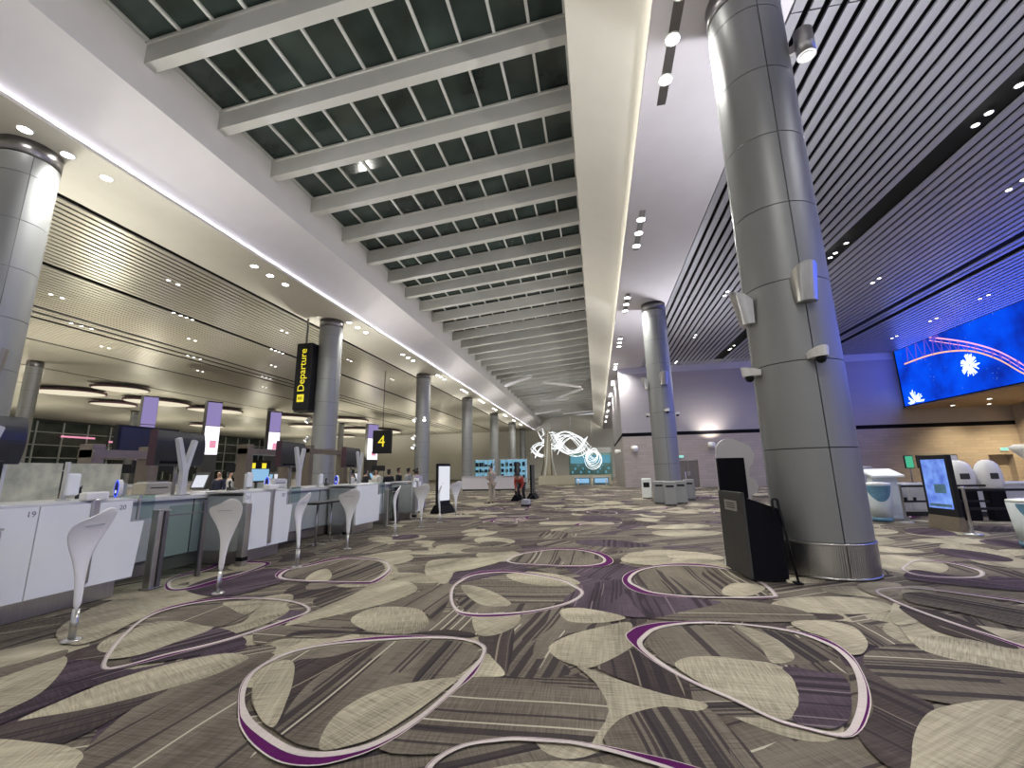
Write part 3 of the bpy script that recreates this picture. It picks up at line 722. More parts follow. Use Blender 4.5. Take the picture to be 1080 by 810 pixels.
# ------------------------------------------------------------------ CEILING LIGHTS
def downlight_proto(r, lens, label, group):
    t = thing('downlight', label, 'light', (0,0,0), 0, group)
    m = MB(); m.lathe([(r*1.25,0),(r*1.25,-.012),(r,-.014)], (0,0,0), 20, cap=False); m.lathe([(r,-.014),(r,.0)], (0,0,0), 20, cap=False); m.build('trim_ring', M['white_plastic'], t)
    m = MB(); m.lathe([(r,-.006),(.001,-.007)], (0,0,0), 20, cap=False); m.build('lens', M[lens], t)
    return t
def spot(x, y, z, e, col=(1,.97,.9), ang=120, blend=.9, rad=.12, rot=(0,0,0)):
    l = bpy.data.lights.new('spot', 'SPOT'); l.energy = e; l.color = col; l.spot_size = R(ang); l.spot_blend = blend; l.shadow_soft_size = rad
    o = bpy.data.objects.new('spot', l); COL.objects.link(o); o.location = (x, y, z); o.rotation_euler = rot; return o
EN = 2.4
proto = None
offs = (-.55, .35, 1.3)
for side, x, nm in ((0, -13.5, 'left'), (1, 1.98, 'right')):
    for g in range(0, 11):
        for j, dy in enumerate(offs):
            y = 7.35+7.1*g+dy+(.35 if g else 0)
            if side and y > 80: continue
            lab = f'{("near","middle","far")[j]} lamp of the {ORD[g]} white downlight cluster in the {nm} ceiling strip'
            if proto is None: proto = downlight_proto(.135, 'lamp', lab, 'downlights in the ceiling strips'); proto.location = (x, y, ZC); o = proto
            else: o = dup(proto, (x, y, ZC), None, lab)
        spot(x if side else -12.98, 8.3+7.1*g, ZC-.05, 930*EN, (1,.99,.94), 150, 1., .25)
    spot(x, .6, ZC-.05, 520*EN, (1,.97,.92), 150, 1., .25); spot(x, -6, ZC-.05, 520*EN, (1,.97,.92), 150, 1., .25)
m = MB()
for g in range(0, 11): m.box(1.88, 2.08, 7.35+7.1*g-.75, 7.35+7.1*g+2.0, ZC-.005, ZC-.001)
tag(m.build('light_track', M['steel_dark']), 'dark recessed light track in the right ceiling strip', 'track', kind='structure')
# small lights in the slats, in pairs and fours
small = None
def smalls(pts, what):
    global small
    for k, (x, y) in enumerate(pts):
        lab = what[k] if isinstance(what, list) else what
        if small is None: small = downlight_proto(.075, 'lamp_small', lab, 'small lights in the slatted ceilings'); small.location = (x, y, ZC-.001)
        else: dup(small, (x, y, ZC-.001), None, lab)
def names(base, n): return [f'{ORD[i]} of {base}' for i in range(n)]
for a, x in enumerate((-18.1, -24.7, -31.5)):
    for b in range(4):
        smalls([(x, 14.55+7.1*b), (x, 15.0+7.1*b)], names(f'the {ORD[b]} pair in slats {("beside the cream strip","past the dark track","above the check-in hall")[a]}', 2))
for b in range(4):
    smalls([(-21.5, 10.7+7.1*b+d) for d in (0,.4,.75,1.1)], names(f'the {ORD[b]} row of four in the wide dark ceiling track on the left', 4))
    smalls([(-28.3, 10.7+7.1*b+d) for d in (0,.5,1.0)], names(f'the {ORD[b]} row of three in the triple dark ceiling track', 3))
for b in range(4):
    smalls([(10.06, 10.5+7.2*b+d) for d in (0,.8,1.2)], names(f'the {ORD[b]} row of three in the wide dark track on the right', 3))
    smalls([(6.8, 14.6+7.1*b), (6.8, 15.1+7.1*b)], names(f'the {ORD[b]} pair in the right slats beside the grey strip', 2))
    smalls([(13.4, 14.6+7.1*b), (13.4, 15.1+7.1*b)], names(f'the {ORD[b]} pair in the right slats past the dark track', 2))
    smalls([(20.4, 21.8+7.1*b*.5), (20.4, 22.3+7.1*b*.5)], names(f'the {ORD[b]} pair in the right slats beside the blue screen', 2))
for x in (-22, -32, -44):
    for y in (6, 17, 28, 42, 58): spot(x, y, ZC-.1, 620*EN, (1,.95,.82), 155, 1., .3)
for x in (8, 15):
    for y in (4, 14, 24, 32): spot(x, y, ZC-.1, 330*EN, (.98,.96,1.0), 155, 1., .3)
# cloud shaped ceiling lights above the check-in hall
def cloud(cx, cy, a, b, ang, label):
    t = thing('cloud_light', label, 'light', (cx, cy, 9.55), 0, 'cloud shaped ceiling lights')
    e0 = egg(0, 0, a, b, ang, .15, 40); e1 = egg(0, 0, a+.12, b+.12, ang, .15, 40)
    m = MB(); m.prism([Vector((p.x, p.y, .02)) for p in e1], (0,0,.16)); m.build('rim', M['maroon'], t)
    m = MB(); m.poly([Vector((p.x, p.y, .0)) for p in e0][::-1]); m.build('diffuser', M['cloud'], t)
    m = MB(); m.tube([(0,0,.16),(0,0,.45)], .08); m.build('hanger', M['steel'], t)
cl = [((26,410),(112,415)),((95,406),(157,412)),((94,423),(144,427)),((130,419),(198,427)),((197,429),(255,434)),((289,437),(330,441)),((305,447),(345,449)),((350,440),(387,443)),((340,458),(375,459)),((360,451),(420,455)),((200,446),(235,449))]
cn = ['large cream cloud light at the left end of the nearest group','cream cloud light at the top of the nearest group','small cream cloud light lowest in the nearest group','long cream cloud light at the right end of the nearest group','cream cloud light alone right of the nearest group','cream cloud light under the black hanging sign','cream cloud light below the sign, farther back','cream cloud light just right of the second left column','cream cloud light low and right of the second left column','cream cloud light between second and third left columns','small cream cloud light beyond the lone one']
for (p, q), lab in zip(cl, cn):
    a, b = at(p[0], p[1]+2, 9.55), at(q[0], q[1]+2, 9.55); c = (a+b)/2; L = (b-a).length/2
    cloud(c.x, c.y, max(1.6, L*.98), max(1.5, L*.62), math.atan2((b-a).y, (b-a).x), lab)

# ------------------------------------------------------------------ MEDIA WALL
t = thing('media_wall', 'huge blue video screen showing fireworks and a lit coaster track', 'screen', (23.0, 0, 0))
m = MB(); m.box(-.0, .3, -8, 37.2, 5.75, 10.25); m.build('display', M['led'], t)
m = MB(); m.box(-.03, .3, -8, 37.25, 5.66, 5.75); m.box(-.03,.3,-8,37.25,10.25,10.3); m.box(-.03,.3,37.2,37.28,5.66,10.3); m.build('frame', M['black_matte'], t)
def scr(x, y): p = at_x(x, y, 23.0); return Vector((-.012, p.y, min(max(p.z, 5.8), 10.2)))
def arc(pts, w, mt, name):
    P = [scr(*p) for p in pts]; m = MB()
    fine = []
    for i in range(len(P)-1):
        a, b, c, d = P[max(0,i-1)], P[i], P[i+1], P[min(len(P)-1,i+2)]
        for j in range(6):
            u = j/6; fine.append(.5*((2*b)+(c-a)*u+(2*a-5*b+4*c-d)*u*u+(3*b-a-3*c+d)*u**3))
    fine.append(P[-1])
    for a, b in zip(fine, fine[1:]): m.poly([a+Vector((0,0,w/2)), a-Vector((0,0,w/2)), b-Vector((0,0,w/2)), b+Vector((0,0,w/2))])
    return m.build(name, M[mt], t), fine
_, up = arc([(974,354),(993,357),(1023,361.6),(1053,370.5),(1080,385),(1100,400)], .10, 'pink_arc', 'track_picture')
_, up2 = arc([(980,359),(1000,362),(1028,367),(1056,376),(1080,390),(1100,406)], .05, 'pink_arc', 'track_picture')
_, lo = arc([(954,384),(979,375),(1002,370.5),(1026,370.5),(1053,379),(1080,394),(1100,409)], .10, 'orange_arc', 'track_picture')
m = MB()
for k in range(14):
    x = 956+k*9; yu = 367-.62*(x-953) if x < 974 else 354+(x-974)*.18+max(0,x-1023)*.15
    yl = 384-.42*(x-954) if x < 985 else 371+max(0,x-1030)*.38
    a, b = scr(x, yu), scr(x+2, yl); w = Vector((0,.05,0))
    m.poly([a+w, a-w, b-w, b+w])
    b2 = scr(x+11, yl); m.poly([a+w*.6, a-w*.6, b2-w*.6, b2+w*.6])
m.build('lattice_picture', M['violet_lattice'], t)
def burst(cx, cy, r, n, mt='spark'):
    c = scr(cx, cy); m = MB()
    for k in range(n):
        a = random.uniform(0, 6.283); L = r*random.uniform(.35, 1); d = Vector((0, math.cos(a), math.sin(a))); w = Vector((0, -d.z, d.y))*.022
        p, q = c+d*L*.15, c+d*L
        if not (5.8 < q.z < 10.2 and q.y < 37.1): continue
        m.poly([p+w+Vector((-.004,0,0)), p-w+Vector((-.004,0,0)), q-w*1.6+Vector((-.004,0,0)), q+w*1.6+Vector((-.004,0,0))])
    m.build('firework_picture', M[mt], t)
burst(1023, 385, .75, 110); burst(966, 424, .95, 80); burst(985, 354, .5, 40, 'violet_lattice')

# ------------------------------------------------------------------ HANGING SIGNS
t = thing('hanging_sign', 'tall black hanging sign reading 8 Departure beside the second left column', 'sign', (-15.35, 20.3, 4.85))
m = MB(); m.box(-.32, .62, -.3, .35, 0, 3.65, bev=.02); m.build('case', M['black'], t)
m = MB(); m.box(-.27,.57,-.25,.30,-.10,0); m.build('end_cap', M['charcoal'], t)
m = MB(); m.tube([(0,0,3.65),(0,0,5.2)], .05); m.build('hanger', M['steel_dark'], t)
text('Departure', .56, (.12,-.305,2.15), (R(90),R(-90),0), M['yellow'], t)
m = MB(); m.box(-.08,.32,-.31,-.302,.42,.82); m.build('gate_number_tile', M['yellow'], t)
text('8', .36, (.12,-.312,.62), (R(90),R(-90),0), M['black'], t)
t = thing('row_sign', 'small black hanging sign with a yellow number 4', 'sign', (-17.2, 33.0, 3.1))
m = MB(); m.box(-.8,.8,-.15,.15,0,1.9,bev=.02); m.build('case', M['black'], t)
m = MB(); m.tube([(0,0,1.9),(0,0,6.95)], .04); m.build('hanger', M['steel_dark'], t)
text('4', 1.3, (0,-.155,.95), (R(90),0,0), M['yellow'], t)

# ------------------------------------------------------------------ CHECK-IN COUNTERS (left)
# long grey service counter behind the white podiums
t = thing('service_counter', 'long grey check-in counter behind the white podiums', 'counter', (-6.85, 0, 0))
m = MB(); m.box(-.62, 0, 1.6, 15.0, .22, 1.10); m.build('front_panel', M['grey_panel'], t)
m = MB(); m.box(-.75, .06, 1.5, 15.05, 1.10, 1.16, bev=.008); m.build('worktop', M['worktop'], t)
m = MB(); m.box(-.55, -.05, 1.7, 14.9, 0, .22); m.build('plinth', M['skirt'], t)
for y in (5.0, 6.5, 8.4, 10.0, 11.6, 13.3):
    m = MB(); m.box(.0, .008, y-.006, y+.006, .22, 1.10); m.build('panel_joint', M['charcoal'], t)
def podium(y0, y1, label, seams, pillar=None, nums=(), tint='white', notch=True):
    X = -6.0
    t = thing('check_in_podium', label, 'counter', (X, y0, 0)); L = y1-y0
    edges = [0]+[s-y0 for s in seams]+[L]
    for a, b in zip(edges, edges[1:]):
        m = MB()
        if notch and b == L and L > .6:
            pl = [Vector((0,a+.006,.21)),Vector((0,b+.12,.21)),Vector((0,b+.18,.90)),Vector((0,b,.90)),Vector((0,b,1.17)),Vector((0,a+.006,1.17))]
        else: pl = [Vector((0,a+.006,.21)),Vector((0,b-.006,.21)),Vector((0,b-.006,1.17)),Vector((0,a+.006,1.17))]
        m.prism(pl, (-.05,0,0)); m.build('front_panel', M[tint], t)
    m = MB(); m.box(-.78, -.05, .02, L-.02, .21, 1.12); m.build('carcass', M['grey_panel'], t)
    m = MB(); m.box(-.80, -.03, -.02, L+.02, 1.17, 1.20, bev=.006); m.build('worktop', M['worktop'], t)
    m = MB(); m.box(-.78, -.10, .05, L-.0, 0, .21); m.build('plinth', M['steel'], t)
    if pillar is not None:
        m = MB(); m.box(-.06, .03, pillar-y0-.045, pillar-y0+.045, .25, 1.22, bev=.02); m.build('pilaster', M['steel'], t)
        m = MB(); m.box(-.10, .02, pillar-y0-.13, pillar-y0+.13, 1.20, 1.30, bev=.02); m.build('reader_cap', M['white_plastic'], t)
    for s, y in nums: text(s, .085, (.004, y-y0, 1.09), (R(90),0,R(90)), M['number'], t, ext=.001)
    return t
podium(2.2, 4.80, 'nearest white check-in podium with counter numbers 19 and 20', (3.82,), 4.36, (('19',3.75),('20',4.68)))
podium(6.68, 7.72, 'second white check-in podium, past the first glass bay', (6.80,7.30), 7.33, (('21',6.74),('22',7.62)))
podium(10.28, 11.36, 'third white check-in podium, bluish white, past the bar table', (), None, (), 'white')
podium(13.75, 14.42, 'farthest white check-in podium at the end of the counter', (14.08,), 14.08, ())
# glass gates
def gate(y0, y1, label, post2=True):
    t = thing('glass_gate', label, 'gate', (-6.0, y0, 0)); L = y1-y0
    m = MB(); m.box(-.06,.06,-.035,.035,0,1.0,bev=.012); m.build('gate_post', M['steel'], t)
    m = MB(); m.box(-.05,.05,.07,.13,0,1.0,bev=.012); m.build('gate_post', M['steel_dark'], t)
    m = MB(); m.box(-.06,.06,-.04,.14,1.0,1.02); m.build('gate_cap', M['steel'], t)
    m = MB(); m.box(-.006,.006,.16,L-.03,.10,1.06); m.build('glass_panel', M['glass'], t)
    m = MB(); m.box(-.016,.016,.16,L-.03,.92,.94); m.build('rail', M['steel_dark'], t)
    m = MB(); m.box(-.025,.025,L-.03,L+.03,0,1.10,bev=.008); m.build('end_post', M['steel_dark'], t)
    m = MB(); m.box(-.08,.08,-.06,.16,0,.012); m.build('base_plate', M['steel'], t)
gate(5.16, 5.90, 'nearest glass gate with paired steel posts beside the first podium')
gate(11.88, 12.65, 'farther glass gate with steel posts past the third podium')
for y, lab in ((6.62, 'square steel post at the near end of the second podium'), (9.72, 'square steel post by the bar table, before the third podium'), (13.66, 'square steel post before the farthest podium')):
    t = thing('steel_post', lab, 'post', (-5.9, y, 0))
    m = MB(); m.box(-.06,.06,-.06,.06,.14,1.02,bev=.015); m.build('shaft', M['steel'], t)
    m = MB(); m.box(-.062,.062,-.062,.062,.08,.14); m.build('band', M['black'], t)
    m = MB(); m.box(-.06,.06,-.06,.06,0,.08); m.build('foot', M['steel'], t)
t = thing('steel_post', 'leaning edge of a steel frame at the left edge of the nearest podium', 'post', (-5.72, 3.30, 0))
m = MB(); m.box(-.05,.05,-.05,.05,.0,.98,bev=.015); m.build('shaft', M['steel'], t)
m = MB(); m.box(-.03,.03,-.12,-.05,.05,.96); m.build('side_bar', M['charcoal'], t)
m = MB(); m.box(-.055,.055,-.13,.055,.98,1.0); m.build('cap', M['steel'], t)
for y0, y1, lab in ((4.86, 5.08, 'small glass shield at the end of the nearest podium'), (7.78, 8.1, 'small glass shield at the end of the second podium'), (11.42,11.75,'small glass shield at the end of the third podium')):
    t = thing('glass_shield', lab, 'screen', (-5.99, y0, .925))
    m = MB(); m.box(-.005,.005,0,y1-y0,0,.30); m.build('glass_panel', M['glass'], t)
    m = MB(); m.box(-.30,.01,.02,y1-y0-.02,.27,.30); m.build('shelf', M['glass'], t)
    m = MB(); m.box(-.012,.012,.0,.03,.0,.31); m.build('clamp', M['steel'], t)
# bar table in the second bay
t = thing('bar_table', 'narrow black bar table on steel legs in the second bay', 'table', (-5.95, 8.3, 0))
m = MB(); m.box(-.2,.2,0,1.3,.85,.89,bev=.006); m.build('tabletop', M['black'], t)
for y in (.35, .85):
    m = MB(); m.tube([(0,y,.02),(0,y,.85)], .02, 10); l = m.build('leg', M['steel'], t)
    m = MB()
    for k in range(4): m.tube([(0,y,.03),(.2*math.cos(k*1.57+.4), y+.2*math.sin(k*1.57+.4), .015)], .013, 6)
    m.build('foot', M['steel'], l)

# paddle shaped stands along the counter
def paddle_proto():
    t = thing('paddle_stand', '', 'stand', (0,0,0))
    m = MB(); m.tube([(0,0,.0),(0,0,.27)], .034, 14, flat=.6); m.lathe([(.075,0),(.075,.012),(.04,.02)], (0,0,0), 20); m.build('foot_post', M['steel'], t)
    rings = []; n = 16   # cross sections from stem to paddle, bending backward then forward (y is the facing axis)
    spec = [(.26,.034,.020,0),(.40,.038,.024,-.004),(.52,.046,.027,-.012),(.62,.062,.029,-.022),(.72,.092,.028,-.030),(.82,.140,.026,-.030),(.92,.195,.024,-.014),(1.0,.225,.021,.010),(1.06,.228,.018,.034),(1.10,.205,.015,.052),(1.125,.15,.012,.064),(1.135,.07,.007,.07)]
    for z, w, d, off in spec:
        sk = (.05*max(0,(z-.75)/.4))
        off = -off*1.15
        rings.append([Vector((w*math.cos(2*math.pi*k/n), off+d*math.sin(2*math.pi*k/n), z+sk*math.cos(2*math.pi*k/n))) for k in range(n)])
    m = MB(); m.loft(rings); b = m.build('paddle', M['white_plastic'], t)
    sub = b.modifiers.new('s', 'SUBSURF'); sub.levels = 1; sub.render_levels = 1
    m = MB(); m.box(-.10,.10,-.004,.0,1.015,1.022); s = m.build('slot', M['grey_panel'], b); s.location = (0,-.045,.0)
    return t
pp = paddle_proto()
pads = [((75,676), 100, 'nearest white paddle shaped stand, in front of the first podium'), ((230,626), 8, 'second white paddle shaped stand, in front of the first glass gate'), ((313,598), 100, 'third white paddle shaped stand, seen edge on by the bar table'), ((366,579), 12, 'fourth white paddle shaped stand, in front of the third podium'), ((416.5,565), 102, 'fifth white paddle shaped stand, seen edge on past the third podium'), ((444,556), 15, 'sixth paddle shaped stand, greyish, in front of the farthest podium'), ((463.6,551), 104, 'seventh paddle shaped stand, edge on beside the white totem screen'), ((480.6,544), 30, 'farthest white paddle shaped stand, right of the totem screen')]
for i, (p, a, lab) in enumerate(pads):
    w = at(*p); o = pp if i == 0 else dup(pp, w)
    o.location = (w.x, w.y, 0); o['label'] = lab; o['group'] = 'paddle stands along the counter'
    o.rotation_euler = (0, 0, math.atan2(-w.x, w.y) * -1 if False else R(a)); 

# Y posts and wide monitors on the counter
def ypost(y, label):
    t = thing('forked_post', label, 'post', (-6.98, y, 1.165), R(8))
    m = MB()
    m.prism([Vector((0,-.075,0)),Vector((0,.075,0)),Vector((0,.072,.40)),Vector((0,.21,.92)),Vector((0,.11,.94)),Vector((0,.0,.56)),Vector((0,-.155,.96)),Vector((0,-.25,.93)),Vector((0,-.068,.38))], (.07,0,0))
    bmesh.ops.bevel(m.bm, geom=m.bm.edges[:], offset=.012, segments=2, affect='EDGES')
    m.build('fork', M['worktop'], t)
    m = MB(); m.box(-.05,.12,-.12,.12,0,.012); m.build('base_plate', M['steel'], t)
def bigmon(y, label, z=1.66, L=1.05, H=.60):
    t = thing('wide_monitor', label, 'monitor', (-7.25, y, z), R(6))
    m = MB(); n = 10; prof = [Vector((-.10+.09*math.cos(-1.2+2.4*i/n), 0, H/2+H/2*math.sin(math.pi*(i/n-.5)))) for i in range(n+1)]
    prof = [Vector((.02-.05*(2*i/n-1)**2, 0, H*i/n)) for i in range(n+1)] + [Vector((-.10,0,H)), Vector((-.10,0,0))]
    m.prism(prof, (0,L,0)); m.build('housing', M['monitor'], t)
    m = MB(); m.box(-.10,.03,-.02,0,.0,H); m.build('side_trim', M['maroon'], t)
    m = MB(); m.box(.012,.026,.12,.62,.035,.075); m.build('vent', M['black_matte'], t)
    m = MB(); m.tube([(-.05,L*.5,-.50),(-.05,L*.5,.05)], .03, 10); m.build('stalk', M['steel_dark'], t)
for y, l1, l2 in ((3.72,'forked white post at the left edge on the first counter','curved black wide monitor at the left edge of the frame'),(6.32,'forked white post on the counter behind the first glass gate','curved black wide monitor behind the second forked post'),(9.28,'forked white post on the counter behind the bar table','black wide monitor behind the third forked post'),(11.97,'forked white post on the counter past the third podium','black wide monitor behind the farthest forked post')):
    ypost(y, l1); bigmon(y-.30 if y > 4 else 3.5, l2, L=1.05 if y > 4 else .88)
# things on the counter
def slab_reader(y, x, label):
    t = thing('document_reader', label, 'device', (x, y, 1.203 if x > -6.68 else 1.163))
    m = MB(); m.tube([(0,0,0),(0,0,.30)], .022, 10); m.lathe([(.07,0),(.07,.012)], (0,0,0), 14); m.build('stalk', M['worktop'], t)
    m = MB(); m.box(.02,.07,-.03,.12,.05,.33,bev=.03); m.build('pad', M['white'], t)
for y, x, l in ((4.35,-6.5,'white rounded document reader on the nearest counter'),(7.20,-6.5,'white rounded document reader on the second podium'),(10.05,-6.95,'white rounded document reader by the third podium')): slab_reader(y, x, l)
def ring_reader(y, x, label):
    t = thing('boarding_pass_scanner', label, 'device', (x, y, 1.165), R(-15))
    def oval(a, b, n=24): return [Vector((a*math.cos(2*math.pi*k/n), 0, .15+b*math.sin(2*math.pi*k/n))) for k in range(n)]
    m = MB(); m.prism(oval(.065,.125), (0,.05,0)); m.build('body', M['white_plastic'], t)
    m = MB(); m.loft([[p+Vector((0,-.004,0)) for p in oval(.064,.124)], [p+Vector((0,-.006,0)) for p in oval(.045,.10)]], cap=False); m.build('light_ring', M['blue_ring'], t)
    m = MB(); m.prism([p+Vector((0,-.003,0)) for p in oval(.044,.10)], (0,-.003,0)); m.build('window', M['navy'], t)
    m = MB(); m.box(-.02,.02,-.009,-.007,.09,.13); m.build('scan_mark', M['white_screen'], t)
    m = MB(); m.box(-.05,.05,.0,.05,0,.03); m.build('foot', M['worktop'], t)
for y, x, l in ((5.12,-6.72,'blue ringed pass scanner at the end of the nearest counter'),(8.05,-6.75,'blue ringed pass scanner past the second podium'),(10.75,-6.9,'blue ringed pass scanner on the third counter')): ring_reader(y, x, l)
t = thing('desk_monitor', 'black framed monitor with a pale screen at the left edge of the counter', 'monitor', (-6.5, 3.45, 1.203), R(62))
m = MB(); m.box(-.30,.24,-.02,.02,.04,.46,bev=.008); m.build('bezel', M['black'], t)
m = MB(); m.box(-.27,.21,-.024,-.021,.07,.43); m.build('display', M['grey_screen'], t)
m = MB(); m.box(-.1,.06,-.05,.06,0,.04); m.build('foot', M['charcoal'], t)
for y, w, l in ((4.35,.62,'left'),(5.05,.72,'right')):
    t = thing('privacy_panel', f'{l} one of two marbled beige privacy panels behind the nearest counter', 'panel', (-7.55, y, 1.165))
    m = MB(); m.box(-.015,.015,0,w,.02,.52); m.build('board', mat(f'marbled_panel_{l}', (.52,.52,.37), .4, var=.28, scale=5), t)
    m = MB(); m.box(-.03,.03,-.03,.0,0,.54); m.build('post', M['worktop'], t)
for y, l in ((4.7,'nearest'),(7.3,'second'),(10.5,'third')):
    t = thing('phone_handset', f'{l} dark desk phone with upright handset on the counter', 'phone', (-7.2, y+.35, 1.163), R(20))
    m = MB(); m.prism([Vector((-.1,0,0)),Vector((.1,0,0)),Vector((.1,0,.03)),Vector((-.1,0,.09))], (0,.18,0)); m.build('base', M['charcoal'], t)
    m = MB(); m.tube([(-.05,.05,.06),(-.07,.03,.13),(-.05,.0,.20)], [.02,.015,.024], 8); m.build('handset', M['black'], t)
for y, x, l in ((6.75,-8.05,'beige printer box on the rear counter behind the first forked post'),(5.95,-8.05,'grey printer box on the rear counter left of the first forked post'),(9.9,-8.05,'white printer box on the rear counter right of the third forked post')):
    t = thing('tag_printer', l, 'printer', (x, y, 1.17))
    m = MB(); m.box(-.15,.15,-.24,.24,0,.20,bev=.015); m.build('case', M['beige' if 'beige' in l else 'grey_panel' if 'grey' in l else 'white_plastic'], t)
    m = MB(); m.box(.15,.155,-.16,.16,.10,.12); m.build('slot', M['black'], t)
    m = MB(); m.box(-.12,.12,-.2,.2,.20,.22); m.build('lid', M['worktop'], t)
t = thing('rear_counter', 'long grey rear counter behind the check-in counter', 'counter', (-8.05, 0, 0))
m = MB(); m.box(-.3,.3,2,14.6,.1,1.1); m.build('front_panel', M['grey_panel'], t)
m = MB(); m.box(-.34,.34,1.9,14.7,1.1,1.16); m.build('worktop', M['worktop'], t)
m = MB(); m.box(-.25,.25,2.1,14.5,0,.1); m.build('plinth', M['skirt'], t)
# bronze portal frames behind
def portal(x, y0, y1, zt, label, h=.16):
    t = thing('bag_drop_portal', label, 'portal', (x, y0, 0)); L = y1-y0
    for y in (0, L):
        m = MB(); m.box(-.16,.16,y-.11,y+.11,0,zt+.1,bev=.01); m.build('upright', M['bronze'], t)
    m = MB(); m.box(-.18,.18,-.11,L+.11,zt-h,zt,bev=.008); m.build('lintel', M['bronze'], t)
    m = MB(); m.box(-.3,.2,.15,L-.15,.0,.55,bev=.02); m.build('conveyor', M['charcoal'], t)
portal(-9.3, 6.55, 7.62, 2.0, 'nearest bronze bag drop portal behind the counter')
portal(-9.3, 10.2, 11.8, 2.2, 'second bronze bag drop portal behind the third forked post')
portal(-9.6, 13.2, 15.3, 2.35, 'farthest bronze bag drop portal beside the farthest monitor')
# hall signs and self-service kiosks behind
t = thing('flight_monitor', 'large black monitor hung above the bag drop at left', 'monitor', (-10.5, 7.9, 1.9))
m = MB(); m.box(-.06,.06,-.1,1.35,.05,.75,bev=.01); m.build('housing', M['black'], t)
m = MB(); m.box(.06,.064,-.04,1.29,.1,.7); m.build('display', M['monitor'], t)
m = MB(); m.tube([(0,.6,-1.9),(0,.6,.1)], .05); m.build('pole', M['steel_dark'], t)
for k, (x, y) in enumerate(((-13.5,13.0),(-14.0,17.0),(-12.5,15.6),(-16.5,20),(-15.5,26.5),(-17,31))):
    t = thing('self_check_in_kiosk', f'{ORD[k]} pale self check-in kiosk standing in the hall behind the counters', 'kiosk', (x, y, 0), R(10+17*k))
    m = MB(); m.box(-.22,.22,-.16,.16,0,1.05,bev=.04); m.build('pedestal', M['white_plastic'], t)
    m = MB(); m.prism([Vector((-.26,-.18,1.05)),Vector((-.26,.02,1.05)),Vector((-.26,.14,1.62)),Vector((-.26,.06,1.62))], (.52,0,0)); m.build('head', M['charcoal'], t)
    m = MB(); m.prism([Vector((-.21,-.165,1.12)),Vector((-.21,.045,1.58)),Vector((-.21,.05,1.58)),Vector((-.21,-.16,1.12))], (.42,0,0)); m.build('display', M['blue_shelf' if k % 2 else 'white_screen'], t)
for k, (x, y) in enumerate(((-20,17),(-22,24),(-24,31),(-20,38),(-26,20),(-28,40),(-33,30),(-30,14))):
    t = thing('hall_counter', f'{ORD[k]} low grey counter block deep in the check-in hall', 'counter', (x, y, 0))
    m = MB(); m.box(-.4,.4,-1.6,1.6,.1,1.1); m.build('body', M['grey_panel' if k % 2 else 'beige'], t)
    m = MB(); m.box(-.45,.45,-1.65,1.65,1.1,1.15); m.build('worktop', M['worktop'], t)
    m = MB(); m.box(-.35,.35,-1.55,1.55,0,.1); m.build('plinth', M['skirt'], t)
    m = MB(); m.box(-.1,-.04,-1.2,1.2,1.75,2.25); m.build('sign_panel', M['black'], t)
    m = MB(); m.tube([(-.07,-1.0,1.15),(-.07,-1.0,1.8)], .03); m.tube([(-.07,1.0,1.15),(-.07,1.0,1.8)], .03); m.build('sign_post', M['steel_dark'], t)
t = thing('advert_screen', 'small blue and yellow lit advert screen between the counters', 'screen', (-11.5, 13.2, 1.25))
m = MB(); m.box(-.05,.05,-.55,.55,.0,.75); m.build('case', M['black'], t)
m = MB(); m.box(.05,.055,-.5,.5,.05,.45); m.build('display', M['blue_shelf'], t)
m = MB(); m.box(.05,.056,-.35,-.15,.47,.65); m.box(.05,.056,.15,.35,.47,.65); m.build('yellow_mark', M['yellow'], t)
m = MB(); m.tube([(0,0,-1.25),(0,0,.05)], .05); m.build('stand', M['steel_dark'], t)
# lit banner pillars
for k, (p, zt, zb, w) in enumerate((((223,449),5.4,3.2,1.0),((154,450),5.0,2.6,.8),((288,456),5.5,3.4,1.0),((392,462),6.2,3.4,1.6))):
    d = at_x(p[0], p[1], -30.0)
    t = thing('banner_pillar', f'{("white and pink lit banner pillar right of the first wide monitor","lilac lit banner pillar left of the first wide monitor","white lit banner pillar behind the third forked post","white and lilac lit banner pillar beside the farthest monitor")[k]}', 'sign', (-30, d.y, 0), R(-25))
    m = MB(); m.box(-.3,.3,-w*.52,w*.52,0,zt+2.0); m.build('shaft', M['charcoal'], t)
    m = MB(); m.box(.3,.32,-w/2,w/2,zb,zt); m.build('banner', M['lightbox' if k != 1 else 'lilac_box'], t)
    m = MB(); m.box(.3,.32,-w/2,w/2,zt+.05,zt+1.9); m.build('reflection_panel', M['lilac_box'], t)  # glowing lilac panel standing in for the purple reflection on the ceiling
    m = MB(); m.box(.32,.325,-w*.1,w*.35,zb+.5,zb+1.1); m.build('picture', M['pink_box'], t)
# distant lit strips beyond the windows side
for k, (y, z) in enumerate(((52, 7.6), (58.5, 7.2))):
    m = MB(); m.box(-77.0,-76.85,y-2.2,y+2.2,z,z+.25)
    tag(m.build('neon_strip', M['pink_box']), f'{("left","right")[k]} pink light strip on the dark windows at far left', 'light')

